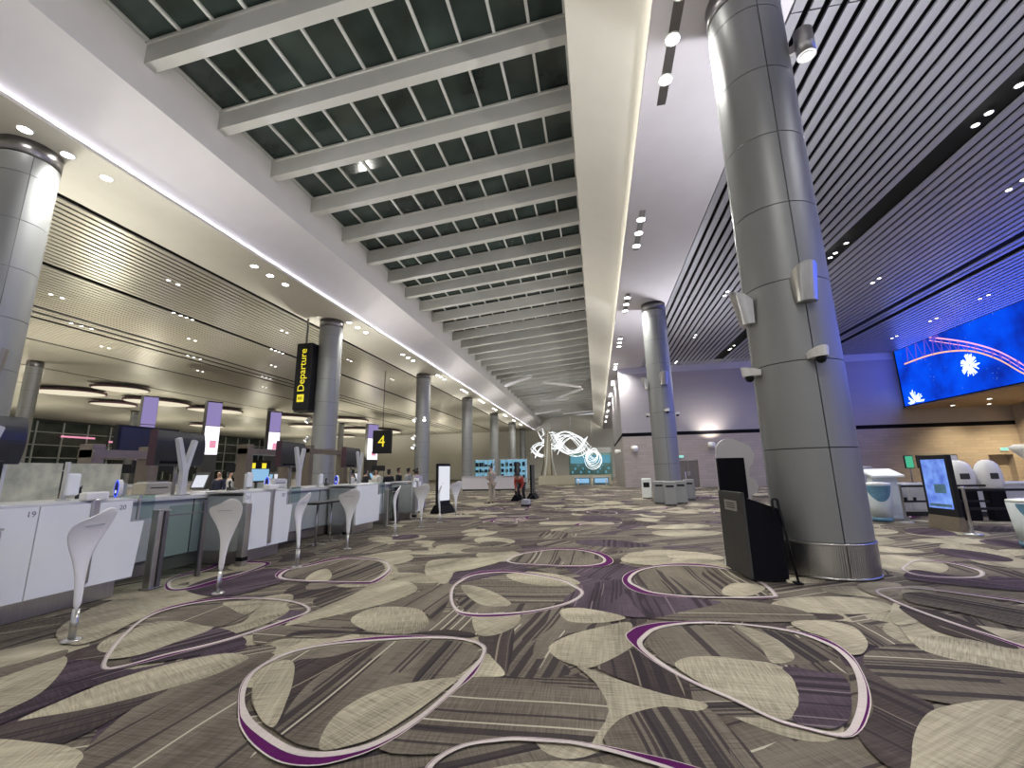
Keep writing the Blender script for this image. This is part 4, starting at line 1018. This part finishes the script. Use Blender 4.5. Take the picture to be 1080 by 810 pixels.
# ------------------------------------------------------------------ PEOPLE
def skin_mesh(name, joints, edges, m, parent, root=0, sub=2):
    me = bpy.data.meshes.new(name); keys = list(joints); idx = {k: i for i, k in enumerate(keys)}
    me.from_pydata([joints[k][0] for k in keys], [(idx[a], idx[b]) for a, b in edges], [])
    o = bpy.data.objects.new(name, me); COL.objects.link(o); o.parent = parent
    o.modifiers.new('skin', 'SKIN')
    seen = set(); adj = {i: [] for i in range(len(keys))}
    for a, b in edges: adj[idx[a]].append(idx[b]); adj[idx[b]].append(idx[a])
    for k, i in idx.items():
        r = joints[k][1]; v = me.skin_vertices[0].data[i]; v.radius = r if isinstance(r, tuple) else (r, r)
        if i not in seen:
            v.use_root = True; st = [i]
            while st:
                q = st.pop()
                if q in seen: continue
                seen.add(q); st += adj[q]
    s = o.modifiers.new('sub', 'SUBSURF'); s.levels = 1; s.render_levels = sub
    me.materials.append(m)
    for p in me.polygons: p.use_smooth = True
    return o
def person(label, loc, rz, top, legs, pose='stand', hair='M', scale=1., group=None, seed=0):
    rnd = random.Random(seed); V = Vector
    t = thing('person', label, 'person', loc, rz, group); t.scale = (scale,)*3
    J = {}
    lean = {'stand': 0, 'phone': 4, 'bend': 58, 'lean': 32}[pose]
    piv = V((0,0,.93))
    def B(p):
        p = V(p); q = p-piv; a = R(lean); return piv+V((q.x, q.y*math.cos(a)+q.z*math.sin(a), -q.y*math.sin(a)+q.z*math.cos(a)))
    J['pelvis'] = (piv, (.15,.11)); J['waist'] = (B((0,.01,1.09)), (.135,.10)); J['chest'] = (B((0,0,1.28)), (.165,.115)); J['collar'] = (B((0,-.01,1.42)), (.11,.075))
    J['neck'] = (B((0,.0,1.50)), .052); J['jaw'] = (B((0,.025,1.575)), (.062,.072)); J['brow'] = (B((0,.015,1.655)), (.075,.09)); J['crown'] = (B((0,.0,1.715)), (.055,.065))
    arms = {'stand': ((.235,-.03,1.14),(.245,.06,.90)), 'phone': ((.23,.02,1.13),(.11,.26,1.20)), 'bend': ((.22,.18,1.22),(.14,.42,1.15)), 'lean': ((.23,.14,1.12),(.16,.34,1.06))}[pose]
    E_ = [('pelvis','waist'),('waist','chest'),('chest','collar'),('collar','neck'),('neck','jaw'),('jaw','brow'),('brow','crown')]
    for s, n in ((-1,'r'),(1,'l')):
        J['sh'+n] = (B((s*.175,-.01,1.385)), .062); J['el'+n] = (B((s*arms[0][0],arms[0][1],arms[0][2])), .043); J['wr'+n] = (B((s*arms[1][0],arms[1][1],arms[1][2])), .028)
        d = (J['wr'+n][0]-J['el'+n][0]).normalized(); J['pa'+n] = (J['wr'+n][0]+d*.075, (.040,.020))
        E_ += [('collar','sh'+n),('sh'+n,'el'+n),('el'+n,'wr'+n),('wr'+n,'pa'+n)]
        st = .10 if pose in ('stand','phone') else .13; kb = .02 if pose != 'bend' else .16
        fwd = .10 if (pose == 'bend' and s > 0) else 0
        J['hip'+n] = (V((s*.09,0,.88)), .092); J['kn'+n] = (V((s*st,kb,.49)), .060); J['an'+n] = (V((s*(st+.01),-.02-fwd,.09)), .042); J['to'+n] = (V((s*(st+.03),.14-fwd,.035)), .034)
        E_ += [('pelvis','hip'+n),('hip'+n,'kn'+n),('kn'+n,'an'+n),('an'+n,'to'+n)]
        side = d.cross(V((0,1,0))); side = side.normalized() if side.length > .1 else V((1,0,0)); nrm = d.cross(side)
        for f, (off, L) in enumerate(((-.028,.068),(-.010,.080),(.010,.075),(.028,.058))):
            a = J['pa'+n][0]+side*off; b = a+d*L*.5+nrm*.006; c = a+d*L+nrm*.022
            J[f'f{f}a'+n] = (a, .0095); J[f'f{f}b'+n] = (b, .009); J[f'f{f}c'+n] = (c, .007); E_ += [(f'f{f}a'+n, f'f{f}b'+n),(f'f{f}b'+n, f'f{f}c'+n)]
        a = J['wr'+n][0]+d*.03+side*.03; J['tha'+n] = (a, .011); J['thb'+n] = (a+d*.03+side*.03, .010); J['thc'+n] = (a+d*.065+side*.035, .008)
        E_ += [('tha'+n,'thb'+n),('thb'+n,'thc'+n)]
    hd = J['brow'][0]; fw = (B((0,1,1.6))-B((0,0,1.6))).normalized(); upv = (B((0,0,1.7))-B((0,0,1.6))).normalized()
    J['nose1'] = (hd+fw*.075-upv*.02, .012); J['nose2'] = (hd+fw*.105-upv*.045, .013); E_ += [('nose1','nose2')]
    for s in (-1,1):
        J[f'ear{s}a'] = (hd+V((s*.075,0,0))-upv*.01, .014); J[f'ear{s}b'] = (hd+V((s*.082,0,0))-upv*.05, .012); E_ += [(f'ear{s}a',f'ear{s}b')]
    body = skin_mesh('body', J, E_, M['skin'], t)
    # face marks
    m = MB()
    for s in (-1,1):
        c = hd+fw*.088+V((s*.030,0,0))-upv*.018; m.lathe([(.001,-.007),(.011,0),(.001,.007)], c, 8)
    c = hd+fw*.090-upv*.085; m.lathe([(.001,-.006),(.022,0),(.001,.006)], c, 8, sy=.5); m.build('face_features', M['hair'], body)
    def grow(keys, extra, over={}):
        D = {}
        for k in keys:
            r = J[k][1]; r = r if isinstance(r, tuple) else (r, r); e = over.get(k, extra); D[k] = (J[k][0], (r[0]+e, r[1]+e))
        return D
    J['nk'] = (J['collar'][0].lerp(J['neck'][0], .45), (.066,.058)); E_.append(('collar','nk'))
    ks = ['nk','pelvis','waist','chest','collar','shl','ell','wrl','shr','elr','wrr']
    skin_mesh('top', grow(ks, .016, {'pelvis': .012, 'collar': .026, 'shl': .022, 'shr': .022}), [(a,b) for a,b in E_ if a in ks and b in ks], top, t)
    ks = ['pelvis','hipl','knl','anl','hipr','knr','anr']
    skin_mesh('trousers', grow(ks, .016, {'pelvis': .006}), [(a,b) for a,b in E_ if a in ks and b in ks], legs, t)
    ks = ['anl','tol','anr','tor']; D = grow(ks, .010); 
    for k in ('anl','anr'): D[k] = (D[k][0]-V((0,0,.03)), (.045,.045))
    skin_mesh('shoes', D, [('anl','tol'),('anr','tor')], M['black_cloth'], t)
    H = {'b': (hd-fw*.018+upv*.012, (.080,.086)), 'c': (J['crown'][0]-fw*.016+upv*.010, (.062,.066)), 'n': (J['jaw'][0]-fw*.052+upv*.03, (.058,.036))}
    ed = [('n','b'),('b','c')]
    if hair == 'bun': H['bun0'] = (hd-fw*.09+upv*.03, .03); H['bun'] = (hd-fw*.135+upv*.045, .046); ed += [('b','bun0'),('bun0','bun')]
    if hair == 'L': H['n2'] = (J['neck'][0]-fw*.075, (.075,.032)); ed += [('n','n2')]
    skin_mesh('hair', H, ed, M['hair'], t)
    return t
w = at(519, 531)
person('person in khaki uniform with hair in a bun standing on the carpet holding a phone', (w.x, w.y, 0), R(60), M['khaki'], M['khaki'], 'phone', 'bun', 1.0, seed=1)
w = at(551, 530)
person('person in red top and black trousers bending beside the black totem', (w.x, w.y, 0), R(165), M['cable'], M['black_cloth'], 'bend', 'M', .98, seed=2)
person('person in lilac grey top leaning forward at the end of the counter', (-7.0, 16.9, 0), R(70), M['lilac_cloth'], M['lilac_cloth'], 'lean', 'L', .98, seed=3)
bgp = [((371,499),15,'white_cloth','black_cloth','person in white and black behind the farthest forked post'),((386,499),17,'black_cloth','navy','person in black right of the farthest forked post'),((397,501),20,'white_cloth','grey_cloth','person in white standing left of the number 4 sign, behind the counter'),((410,499),18,'black_cloth','black_cloth','person in black standing below the number 4 sign'),((421,499),19,'black_cloth','navy','person in black right of the number 4 sign'),((431,500),21,'grey_cloth','black_cloth','person in grey left of the third left column'),((440,499),20,'navy','navy','person in navy in front of the third left column'),((300,497),15,'white_cloth','navy','person in white left of the third forked post'),((232,499),14,'navy','white_cloth','person in navy right of the second forked post'),((243,500),15,'white_cloth','black_cloth','person in white far right of the second forked post')]
for k, (p, Y, a, b, lab) in enumerate(bgp):
    d = ROT @ Vector(((p[0]-540)/F_PX, (405-p[1])/F_PX, -1)); X = d.x/d.y*Y
    person(lab, (X, Y, 0), R(random.uniform(-180,180)), M[a], M[b], 'stand', random.choice(('M','L','bun')), random.uniform(.93,1.0), seed=10+k)

# ------------------------------------------------------------------ CENTRE DISTANCE
def totem(px, py, label, white=False, rz=0., h=1.75):
    w = at(px, py); t = thing('digital_totem', label, 'kiosk', (w.x, w.y, 0), rz)
    m = MB(); m.box(-.36,.36,-.05,.05,.25 if white else .06,h,bev=.015); m.build('housing', M['black'], t)
    m = MB(); m.box(-.31,.31,-.056,-.051,.45 if white else .25,h-.1); m.build('display', M['white_screen' if white else 'charcoal'], t)
    m = MB(); m.prism([Vector((-.40,-.28,0)),Vector((-.40,.28,0)),Vector((-.40,.07,.30)),Vector((-.40,-.07,.30))], (.8,0,0)); m.build('base', M['black_matte'], t)
totem(467, 541, 'black totem with a tall white screen at the end of the counter', True, R(68), 1.8)
totem(546, 528, 'black totem kiosk beside the person in red', False, R(85), 1.95)
totem(562, 526, 'black totem kiosk farther right, standing alone on the carpet', False, R(84), 1.8)
w = at(555, 534); t = thing('cleaning_machine', 'small grey floor cleaning machine in front of the person in red', 'cleaner', (w.x, w.y, 0))
m = MB(); m.box(-.16,.16,-.22,.22,.05,.30,bev=.05); m.build('body', M['grey_cloth'], t)
m = MB(); m.tube([(.1,0,.28),(.3,0,.5),(.34,0,.75)], .02); m.build('handle', M['black'], t)
for y in (-.16,.16): m = MB(); m.tube([(-.18,y,.06),(.18,y,.06)], .06, 14); m.build('wheel', M['black'], t)
# white information desk with lit cases behind
t = thing('information_desk', 'long white information desk in the middle distance', 'desk', (-10.9, 34.6, 0))
m = MB(); m.box(0,4.9,0,.7,.12,1.10,bev=.02); m.build('front_panel', M['lilac_paint'], t)
m = MB(); m.box(-.05,4.95,-.05,.8,1.10,1.15); m.build('worktop', M['worktop'], t)
m = MB(); m.box(.05,4.85,.05,.65,0,.12); m.build('plinth', M['charcoal'], t)
for k, (x0, w_, lab) in enumerate(((-10.6,1.7,'left lit blue glass display case behind the information desk'),(-8.3,2.3,'right lit blue glass display case behind the information desk'))):
    t = thing('display_case', lab, 'display case', (x0, 37.2, 0))
    m = MB(); m.box(0,w_,0,.9,0,.9); m.build('base', M['grey_panel'], t)
    m = MB(); m.box(0,w_,.5,.55,.95,2.5); m.build('light_panel', M['blue_shelf'], t)
    m = MB()
    for z in (.9,1.4,1.9,2.5): m.box(0,w_,.05,.85,z,z+.04)
    for i in range(5): m.box(i*(w_-.05)/4, i*(w_-.05)/4+.05, 0,.05,.9,2.54)
    m.build('shelf', M['white_plastic'], t)
    m = MB(); m.box(0,w_,-.02,-.005,.9,2.5); m.build('glazing', M['glass'], t)
    m = MB()
    for i in range(18): m.box(.1+(i%6)*w_/6.2, .1+(i%6)*w_/6.2+.2, .15,.4, .94+.5*(i//6), .94+.5*(i//6)+random.uniform(.12,.36))
    tag(m.build('goods', M['navy'], t), kind='stuff')
# light sculpture of curved tubes
t = thing('light_sculpture', 'large hanging sculpture of looping white light tubes at the far end', 'sculpture', (-2.6, 47.5, 4.0))
def tubes(c, rx, rz_, n, ph, th):
    for i in range(n):
        a0 = ph+random.uniform(-.7,.7); m = MB(); P = []
        k = random.uniform(.55,1.0); tilt = random.uniform(-.9,.9)
        for j in range(17):
            u = -1+2*j/16; x = u*rx*k; z = (1-u*u)*rz_*k*(.9 if i%2 else -.9)+tilt*u*rz_*.7; y = math.sin(u*2+a0)*1.2
            P.append(Vector((c[0]+x*math.cos(a0*.3), c[1]+y+x*math.sin(a0*.3), c[2]+z-(.0 if i%2 else -.4)*rz_)))
        m.tube(P, th, 6); m.build('light_tube', M['tube'], t)
tubes((0,0,-.1), 2.2, 1.9, 22, 0, .020)
tubes((-3.6,3,-.3), 1.2, 1.3, 12, .8, .026)
tubes((-2.6,5,.9), 1.5, 1.6, 9, .4, .026)
for i in range(9):
    m = MB(); P = []; rr = .9-.06*i
    for j in range(25):
        a = 2*math.pi*j/24; P.append(Vector((2.2+.5*math.sin(i)*.3+rr*math.cos(a), 2+.35*i*math.cos(a+i), -1.5+rr*1.05*math.sin(a)+.1*i)))
    m.tube(P, .024, 6, cap=False); m.build('light_tube', M['tube'], t)
for x, y in ((-2.2,0),(0,0),(2.2,2)):
    m = MB(); m.tube([(x,y,1.2),(x,y,8.0)], .015, 6); m.build('cable', M['steel'], t)
t = thing('trunk_sculpture', 'tall pale fluted sculpture trunk left of the looping light tubes', 'sculpture', (-5.3, 48.5, 0))
m = MB(); m.lathe([(.7,0),(.45,1.4),(.34,3.2),(.28,4.8),(.2,5.9)], (0,0,0), 18); m.build('trunk', M['beige'], t)
for i in range(6):
    a = i*1.05; m = MB(); m.tube([(.95*math.cos(a),.95*math.sin(a),.05),(.5*math.cos(a+.3),.5*math.sin(a+.3),2.4),(.32*math.cos(a+.7),.32*math.sin(a+.7),5.6)], [.09,.06,.04], 8)
    m.build('fin', M['bronze' if i % 2 else 'white_plastic'], t)
# white bars hung in the skylight
bars = [((533,408),(560,398)),((588,421),(614,411)),((572,404),(612,409)),((565,437),(592,433)),((594,437),(625,434)),((570,423),(600,421))]
for k, (p, q) in enumerate(bars):
    z = 11.3; a, b = at(p[0], p[1], z), at(q[0], q[1], z)
    m = MB(); d = (b-a).normalized(); s = d.cross(Vector((0,0,1)))*.16
    m.prism([a+s, b+s, b-s, a-s], (0,0,.22))
    tag(m.build('skylight_bar', M['white_paint']), f'{("long white bar at left","long white bar rising to the right","long white bar sloping down","short white bar at left, farther off","short white bar at right, farther off","faint white bar in the middle")[k]} hung under the far skylight', 'bar')

# bins round the second column
for k, (px, py, mt, lab) in enumerate(((683,525.5,'white','white recycling bin left of the second column'),(708,533,'panel','grey bin in front of the second column'),(696.5,531,'panel','grey bin at the left front of the second column'),(719.5,531,'panel','grey bin at the right front of the second column'),(728,527,'panel','grey bin at the right of the second column'))):
    w = at(px, py); t = thing('waste_bin', lab, 'bin', (w.x, w.y, 0), R(-8))
    m = MB(); m.box(-.24,.24,-.2,.2,.03,1.0 if k == 0 else .95,bev=.03); m.build('body', M[mt], t)
    m = MB(); m.box(-.15,.15,-.206,-.2,.55 if k == 0 else .72,.80); m.build('opening', M['black'], t)
    m = MB(); m.box(-.22,.22,-.18,.18,0,.03); m.build('foot', M['charcoal'], t)
for k,(x,y) in enumerate(((6.4,34.5),(9.6,34.8),(10.2,35.2))):
    t = thing('barrier_post', f'{("left","middle","right")[k]} slim steel post standing before the end wall', 'post', (x, y, 0))
    m = MB(); m.lathe([(.05,0),(.05,1.2),(.03,1.23)], (0,0,0), 12); m.build('shaft', M['steel'], t)
    m = MB(); m.lathe([(.2,0),(.2,.03),(.05,.05)], (0,0,0), 16); m.build('base', M['steel_dark'], t)

# ------------------------------------------------------------------ RIGHT FOREGROUND
# black lectern with raised panel
t = thing('lectern', 'black lectern with grey side and small plaque before the near column', 'lectern', (1.88, 6.45, 0), R(6))
m = MB(); m.prism([Vector((.035,0,.03)),Vector((.47,0,.03)),Vector((.47,0,.90)),Vector((.035,0,1.06))], (0,.82,0)); m.build('body', M['black_matte'], t)
m = MB(); m.box(0,.035,0,.82,.03,1.12,bev=.004); m.build('side_panel', M['charcoal'], t)
m = MB(); m.box(-.008,0,.18,.60,.86,1.0); p = m.build('plaque', M['steel'], t)
m = MB()
for z in (.96,.93,.90): m.box(-.0095,-.008,.24,.54,z-.005,z+.008)
m.build('engraving', M['charcoal'], p)
m = MB(); m.box(.01,.40,.72,.80,1.0,1.60,bev=.008); m.build('raised_panel', M['black_matte'], t)
m = MB(); m.box(.05,.44,.03,.79,0,.03); m.build('plinth', M['black'], t)
t = thing('tube_handle_stand', 'black inverted U tube stand leaning behind the lectern', 'stand', (2.36, 6.42, 0), R(4))
P = [(.06,0,.015),(.0,.02,.6),(-.045,.03,.96)]+[(-.045-.035+.035*math.cos(a), .03, 1.0+.04*math.sin(a)) for a in [math.pi*i/8 for i in range(9)]]+[(-.115,.03,.96),(-.115,.03,.85)]
m = MB(); m.tube(P, .016, 10); m.build('tube', M['black'], t)
m = MB(); m.box(.02,.10,-.05,.08,0,.016); m.build('foot', M['black'], t)
# white cut-out sign behind the lectern
t = thing('cutout_sign', 'white rounded cut-out sign standing behind the lectern', 'sign', (2.10, 7.62, 0), R(4))
pl = [(-.17,.32),(-.20,.9),(-.20,1.62)]
pl += [(-.185+.0, 1.68)] + [(.03-.215*math.cos(a), 1.72+.20*math.sin(a)) for a in [R(10+16*i) for i in range(8)]]
pl += [(.33,1.80),(.40,1.66),(.36,1.52),(.30,1.45),(.28,1.32),(.36,1.26),(.40,1.16),(.36,1.06),(.28,1.02),(.25,.6),(.22,.32)]
m = MB(); m.prism([Vector((x,0,z)) for x, z in pl], (0,.05,0)); m.build('board', M['lilac_paint'], t)  # white board in a greyer paint, its shade put into the colour
m = MB(); m.prism([Vector((-.26,-.16,0)),Vector((.24,-.16,0)),Vector((.20,.0,.36)),Vector((-.16,.0,.36))], (0,.09,0)); m.build('foot', M['white_plastic'], t)
# blue display kiosk facing the hall
t = thing('display_kiosk', 'black framed kiosk with bright blue screen on a bronze base', 'kiosk', (7.66, 11.88, 0), R(-90+3))
m = MB(); m.box(-.43,.43,0,.09,.30,1.66,bev=.015); m.build('frame', M['black'], t)
s_ = MB(); s_.box(-.34,.34,-.006,-.001,.46,1.56); s_ = s_.build('display', M['kiosk_screen'], t)
m = MB(); m.box(-.08,.24,-.009,-.007,.80,1.0,bev=.0); m.box(-.30,.30,-.009,-.007,.5,.56); m.build('picture', M['blue_panel'], s_)
m = MB(); m.prism([Vector((-.42,-.05,0)),Vector((-.42,.14,0)),Vector((-.42,.10,.30)),Vector((-.42,.0,.30))], (.84,0,0)); m.build('base', M['bronze'], t)
# belt barriers
for k, (p, lab) in enumerate((((956,551),'belt barrier post left of the blue screen kiosk'),((1026,564),'belt barrier post right of the blue screen kiosk'))):
    w = at(*p); t = thing('belt_barrier', lab, 'barrier', (w.x, w.y, 0))
    m = MB(); m.lathe([(.028,.02),(.028,.92),(.034,.93),(.034,.98)], (0,0,0), 14); m.build('shaft', M['steel'], t)
    m = MB(); m.lathe([(.16,0),(.15,.02),(.03,.04)], (0,0,0), 20); m.build('base', M['steel'], t)
    for z in (.90,.52):
        m = MB(); m.box(.03,1.15 if k else 1.9,.0,.012,z-.025,z+.025); m.build('belt', M['black'], t)
# low counter along the right
t = thing('low_counter', 'long low white counter with cupboard doors behind the blue kiosk', 'counter', (7.35, 14.9, 0))
m = MB(); m.box(.0,5.2,0,.7,.12,.86); m.build('carcass', M['white_plastic'], t)
m = MB(); m.box(-.06,5.26,-.06,.76,.86,.92,bev=.01); m.build('worktop', M['white'], t)
m = MB(); m.box(.05,5.15,.05,.65,0,.12); m.build('plinth', M['charcoal'], t)
for i in range(7):
    m = MB(); m.box(.06+.73*i, .06+.73*i+.70, -.02, 0, .16, .82, bev=.004); d = m.build('door', M['worktop'], t)
    m = MB(); m.box(.12+.73*i+(.5 if i%2 else 0), .20+.73*i+(.5 if i%2 else 0), -.03, -.02, .42, .52); m.build('handle', M['black'], d)
for k, (x, lab) in enumerate(((9.2,'left'),(9.52,'second'),(10.0,'third'),(10.34,'right'))):
    t = thing('counter_screen', f'{lab} of four small framed screens standing on the low right counter', 'monitor', (x, 15.2, .92), R(12))
    m = MB(); m.box(-.135,.135,-.02,.02,.42,.80,bev=.008); m.build('bezel', M['black'], t)
    m = MB(); m.box(-.115,.115,-.024,-.021,.44,.78); m.build('display', M['green_screen' if k in (0,2) else 'grey_screen'], t)
    m = MB(); m.tube([(0,0,.01),(0,0,.44)], .02, 8); m.lathe([(.1,0),(.1,.012)], (0,0,0), 14); m.build('stand', M['steel_dark'], t)
# rounded white covers on black pedestals
for k, (x, y, s, lab) in enumerate(((9.45,13.85,.56,'larger white rounded hood machine on a black pedestal behind the blue kiosk'),(10.06,13.75,.46,'smaller white rounded hood machine right of the larger one'))):
    t = thing('hood_machine', lab, 'machine', (x, y, 0), R(-8)); t.scale = (s,s,1)
    n = 20; rings = []
    for z, w_, d_, yo in ((.80,.40,.34,0),(.84,.50,.42,0),(.95,.55,.48,0),(1.12,.56,.50,0),(1.28,.52,.48,-.01),(1.42,.42,.40,-.03),(1.50,.28,.28,-.05),(1.54,.10,.12,-.06)):
        rings.append([Vector((w_*math.copysign(abs(math.cos(2*math.pi*i/n))**.7, math.cos(2*math.pi*i/n)), yo+d_*math.copysign(abs(math.sin(2*math.pi*i/n))**.7, math.sin(2*math.pi*i/n)), z)) for i in range(n)])
    m = MB(); m.loft(rings); m.build('hood', M['white_plastic'], t)
    m = MB(); m.box(-.16,.2,-.505,-.48,1.05,1.2,bev=.02); m.build('badge', M['charcoal'], t)
    m = MB(); m.box(-.25,.45,-.3,.3,0,.80,bev=.02); m.build('pedestal', M['black_matte'], t)
t = thing('dark_armchair', 'dark rounded chair behind the low right counter', 'chair', (7.95, 16.6, 0), R(20))
n = 18
m = MB(); m.loft([[Vector((w_*math.cos(2*math.pi*i/n), d_*math.sin(2*math.pi*i/n), z)) for i in range(n)] for z, w_, d_ in ((.85,.26,.07),(1.0,.30,.09),(1.2,.30,.09),(1.35,.24,.07),(1.4,.12,.04))]); m.build('backrest', M['black_cloth'], t)
m = MB(); m.box(-.26,.26,-.5,-.05,.48,.58,bev=.04); m.build('seat', M['black_cloth'], t)
m = MB(); m.tube([(0,-.25,.06),(0,-.25,.48)], .03); m.tube([(0,-.05,.5),(0,.0,.9)], .03); m.lathe([(.28,0),(.26,.04),(.03,.06)], (0,-.25,0), 18); m.build('pedestal', M['steel_dark'], t)
# bins with blue tops and white egg kiosk
def graphic_bin(x, y, label, rz, h=.78):
    t = thing('recycling_bin', label, 'bin', (x, y, 0), rz); n = 28
    def ringz(z, r): return [Vector((r*math.cos(2*math.pi*i/n), r*math.sin(2*math.pi*i/n), z)) for i in range(n)]
    m = MB(); m.loft([ringz(.10,.25),ringz(.4,.28),ringz(h-.02,.31),ringz(h,.29)]); m.build('body', M['pale_panel'], t)
    m = MB(); m.loft([ringz(0,.24),ringz(.10,.255)]); m.build('foot', M['blue_panel'], t)
    m = MB(); N_ = 18; rows = []
    for q in range(N_+1):
        a = R(-165+120*q/N_); dp = .05+.30*math.sin(math.pi*q/N_)**.7*(h/.78); col_ = []
        for e in range(5):
            z = h-.03-dp*e/4; rr = (.28+.03*(z-.4)/(h-.42) if z > .4 else .25+.03*(z-.1)/.3)+.004
            col_.append(m.bm.verts.new((rr*math.cos(a), rr*math.sin(a), z)))
        rows.append(col_)
    for a_, b_ in zip(rows, rows[1:]):
        for e in range(4): m.bm.faces.new((a_[e], b_[e], b_[e+1], a_[e+1]))
    m.build('blue_graphic', M['blue_panel'], t)
    m = MB(); m.lathe([(.31,h-.0),(.30,h+.03),(.16,h+.05)], (0,0,0), 28); m.build('lid', M['white_plastic'], t)
graphic_bin(7.42, 9.40, 'pale tapered bin with blue graphic at the right edge', 0)
graphic_bin(7.35, 13.6, 'pale bin with teal graphic just right of the near column', 0, .95)
t = thing('egg_kiosk', 'white curved kiosk with dark oval opening at the right edge', 'kiosk', (8.42, 10.15, 0), R(-20))
n = 20; rings = []
for z, w_, xo in ((0,.30,0),(.3,.24,0),(.8,.20,.02),(1.2,.21,.03),(1.5,.27,.0),(1.68,.36,-.06),(1.76,.38,-.08),(1.80,.30,-.08)):
    rings.append([Vector((xo+w_*math.cos(2*math.pi*i/n), .7*w_*math.sin(2*math.pi*i/n), z)) for i in range(n)])
m = MB(); m.loft(rings); m.build('shell', M['white_plastic'], t)
m = MB(); m.prism([Vector((-.20+.02*0, .10*math.cos(2*math.pi*i/20), 1.25+.2*math.sin(2*math.pi*i/20))) for i in range(20)], (-.03,0,0)); m.build('opening', M['black'], t)
m = MB(); m.lathe([(.34,0),(.34,.03),(.3,.05)], (0,0,0), 24); m.build('base', M['steel'], t)
t = thing('gate_arm_machine', 'grey articulated machine on the counter right of the near column', 'machine', (8.0, 15.5, .92))
m = MB(); m.box(-.42,.42,-.2,.2,0,.34,bev=.06); m.box(-.2,.3,-.15,.15,.34,.5,bev=.04); m.build('body', M['grey_cloth'], t)
m = MB(); m.tube([(-.25,0,.3),(-.32,0,.9),(-.62,0,1.55)], [.06,.05,.06], 10); m.build('arm', M['beige'], t)
m = MB(); m.box(-.82,-.56,-.07,.07,1.5,1.66,bev=.03); m.build('head', M['grey_cloth'], t)
t = thing('leaflet_desk', 'white slanted desk top on a pale stand right of the near column', 'desk', (7.85, 14.2, 0))
m = MB(); m.prism([Vector((-.4,-.3,1.12)),Vector((.4,-.3,1.12)),Vector((.4,.3,1.3)),Vector((-.4,.3,1.3))], (0,0,.05)); m.build('top', M['white'], t)
m = MB(); m.box(-.3,.3,-.15,.15,.02,1.16,bev=.02); m.build('stand', M['pale_panel'], t)
m = MB(); m.box(-.36,.36,-.25,.25,0,.02); m.build('base_plate', M['steel'], t)

# ------------------------------------------------------------------ further lights, real and added
def area(x, y, z, sx, sy, e, col, rot):
    l = bpy.data.lights.new('area', 'AREA'); l.shape = 'RECTANGLE'; l.size = sx; l.size_y = sy; l.energy = e; l.color = col
    o = bpy.data.objects.new('area', l); COL.objects.link(o); o.location = (x, y, z); o.rotation_euler = rot; return o
# light of the LED coves, aimed up the bulkheads
area(-12.9, 39, 10.14, .06, 104, 1500, (.90,.90,1.0), (0, R(180+40), 0))
area(1.64, 39, 10.14, .06, 104, 1700, (1,.95,.85), (0, R(180-40), 0))
spot(9.05, WY-1.0, 3.6, 420, (1,.92,.78), 120, 1., .06, (R(180-22),0,0))
for y in (24, 30, 35): spot(28.6, y, 5.5, 1500, (1,.80,.46), 130, 1., .1)
for y in (26, 31, 35.5): spot(25.6, y, 5.5, 900, (1,.80,.46), 120, 1., .1)
sof = None
for k, y in enumerate((24, 27, 30, 33, 36)):
    for j, x in enumerate((25.2, 27.4)):
        o = dup(small, (x, y, 5.545), None, f'{ORD[k]} {("outer","inner")[j]} downlight in the timber soffit', 'downlights in the timber soffit')
        o.scale = (1.6,1.6,1)

# uplights after the column wedges, stood clear of them; some added without any fixture
def uplight(x, y, z, e, tilt, ang=125, col=(1,.97,.90)): spot(x, y, z, e, col, ang, 1., .3, (0, R(180+tilt), 0))
for y in (-6, 7.4, 21, 35.1, 48, 62, 75):
    uplight(-12.3, y+1.5, 4.4, 1100, 42); uplight(-16.2, y+1.2, 4.4, 1250, -14, 150, (1,.96,.86))
for y in (-8, -.5, 7.0, 22.4, 36, 50, 66):
    uplight(1.9, y-.2, 4.3, 850, -48)
for y in (-8, 7.0, 22.4): uplight(4.9, y+1.0, 4.3, 1700, 12, 150, (.96,.96,1.0))
for x in (-30, -46, -62):
    for y in (4, 20, 36, 52, 68, 82): spot(x, y, 3.2, 3600, (1,.95,.80), 165, 1., .3, (R(180), 0, 0))
area(22.85, 14.5, 8.0, 4.2, 44, 1200, (.10,.16,1.0), (0, R(90), 0))      # lamp added before the media wall to strengthen its blue glow
# ------------------------------------------------------------------ world and view
W = bpy.data.worlds.new('world'); SC.world = W; W.use_nodes = True
bg = W.node_tree.nodes['Background']; bg.inputs[0].default_value = (.95,.95,1.0,1); bg.inputs[1].default_value = .55
vs = SC.view_settings; vs.view_transform = 'Standard'; vs.look = 'None'; vs.gamma = 1; vs.exposure = 0.14; vs.use_curve_mapping = False
SC.cycles.max_bounces = 6; SC.cycles.diffuse_bounces = 3; SC.cycles.glossy_bounces = 3; SC.cycles.transparent_max_bounces = 12
SC.cycles.use_denoising = True; SC.cycles.sample_clamp_indirect = 4
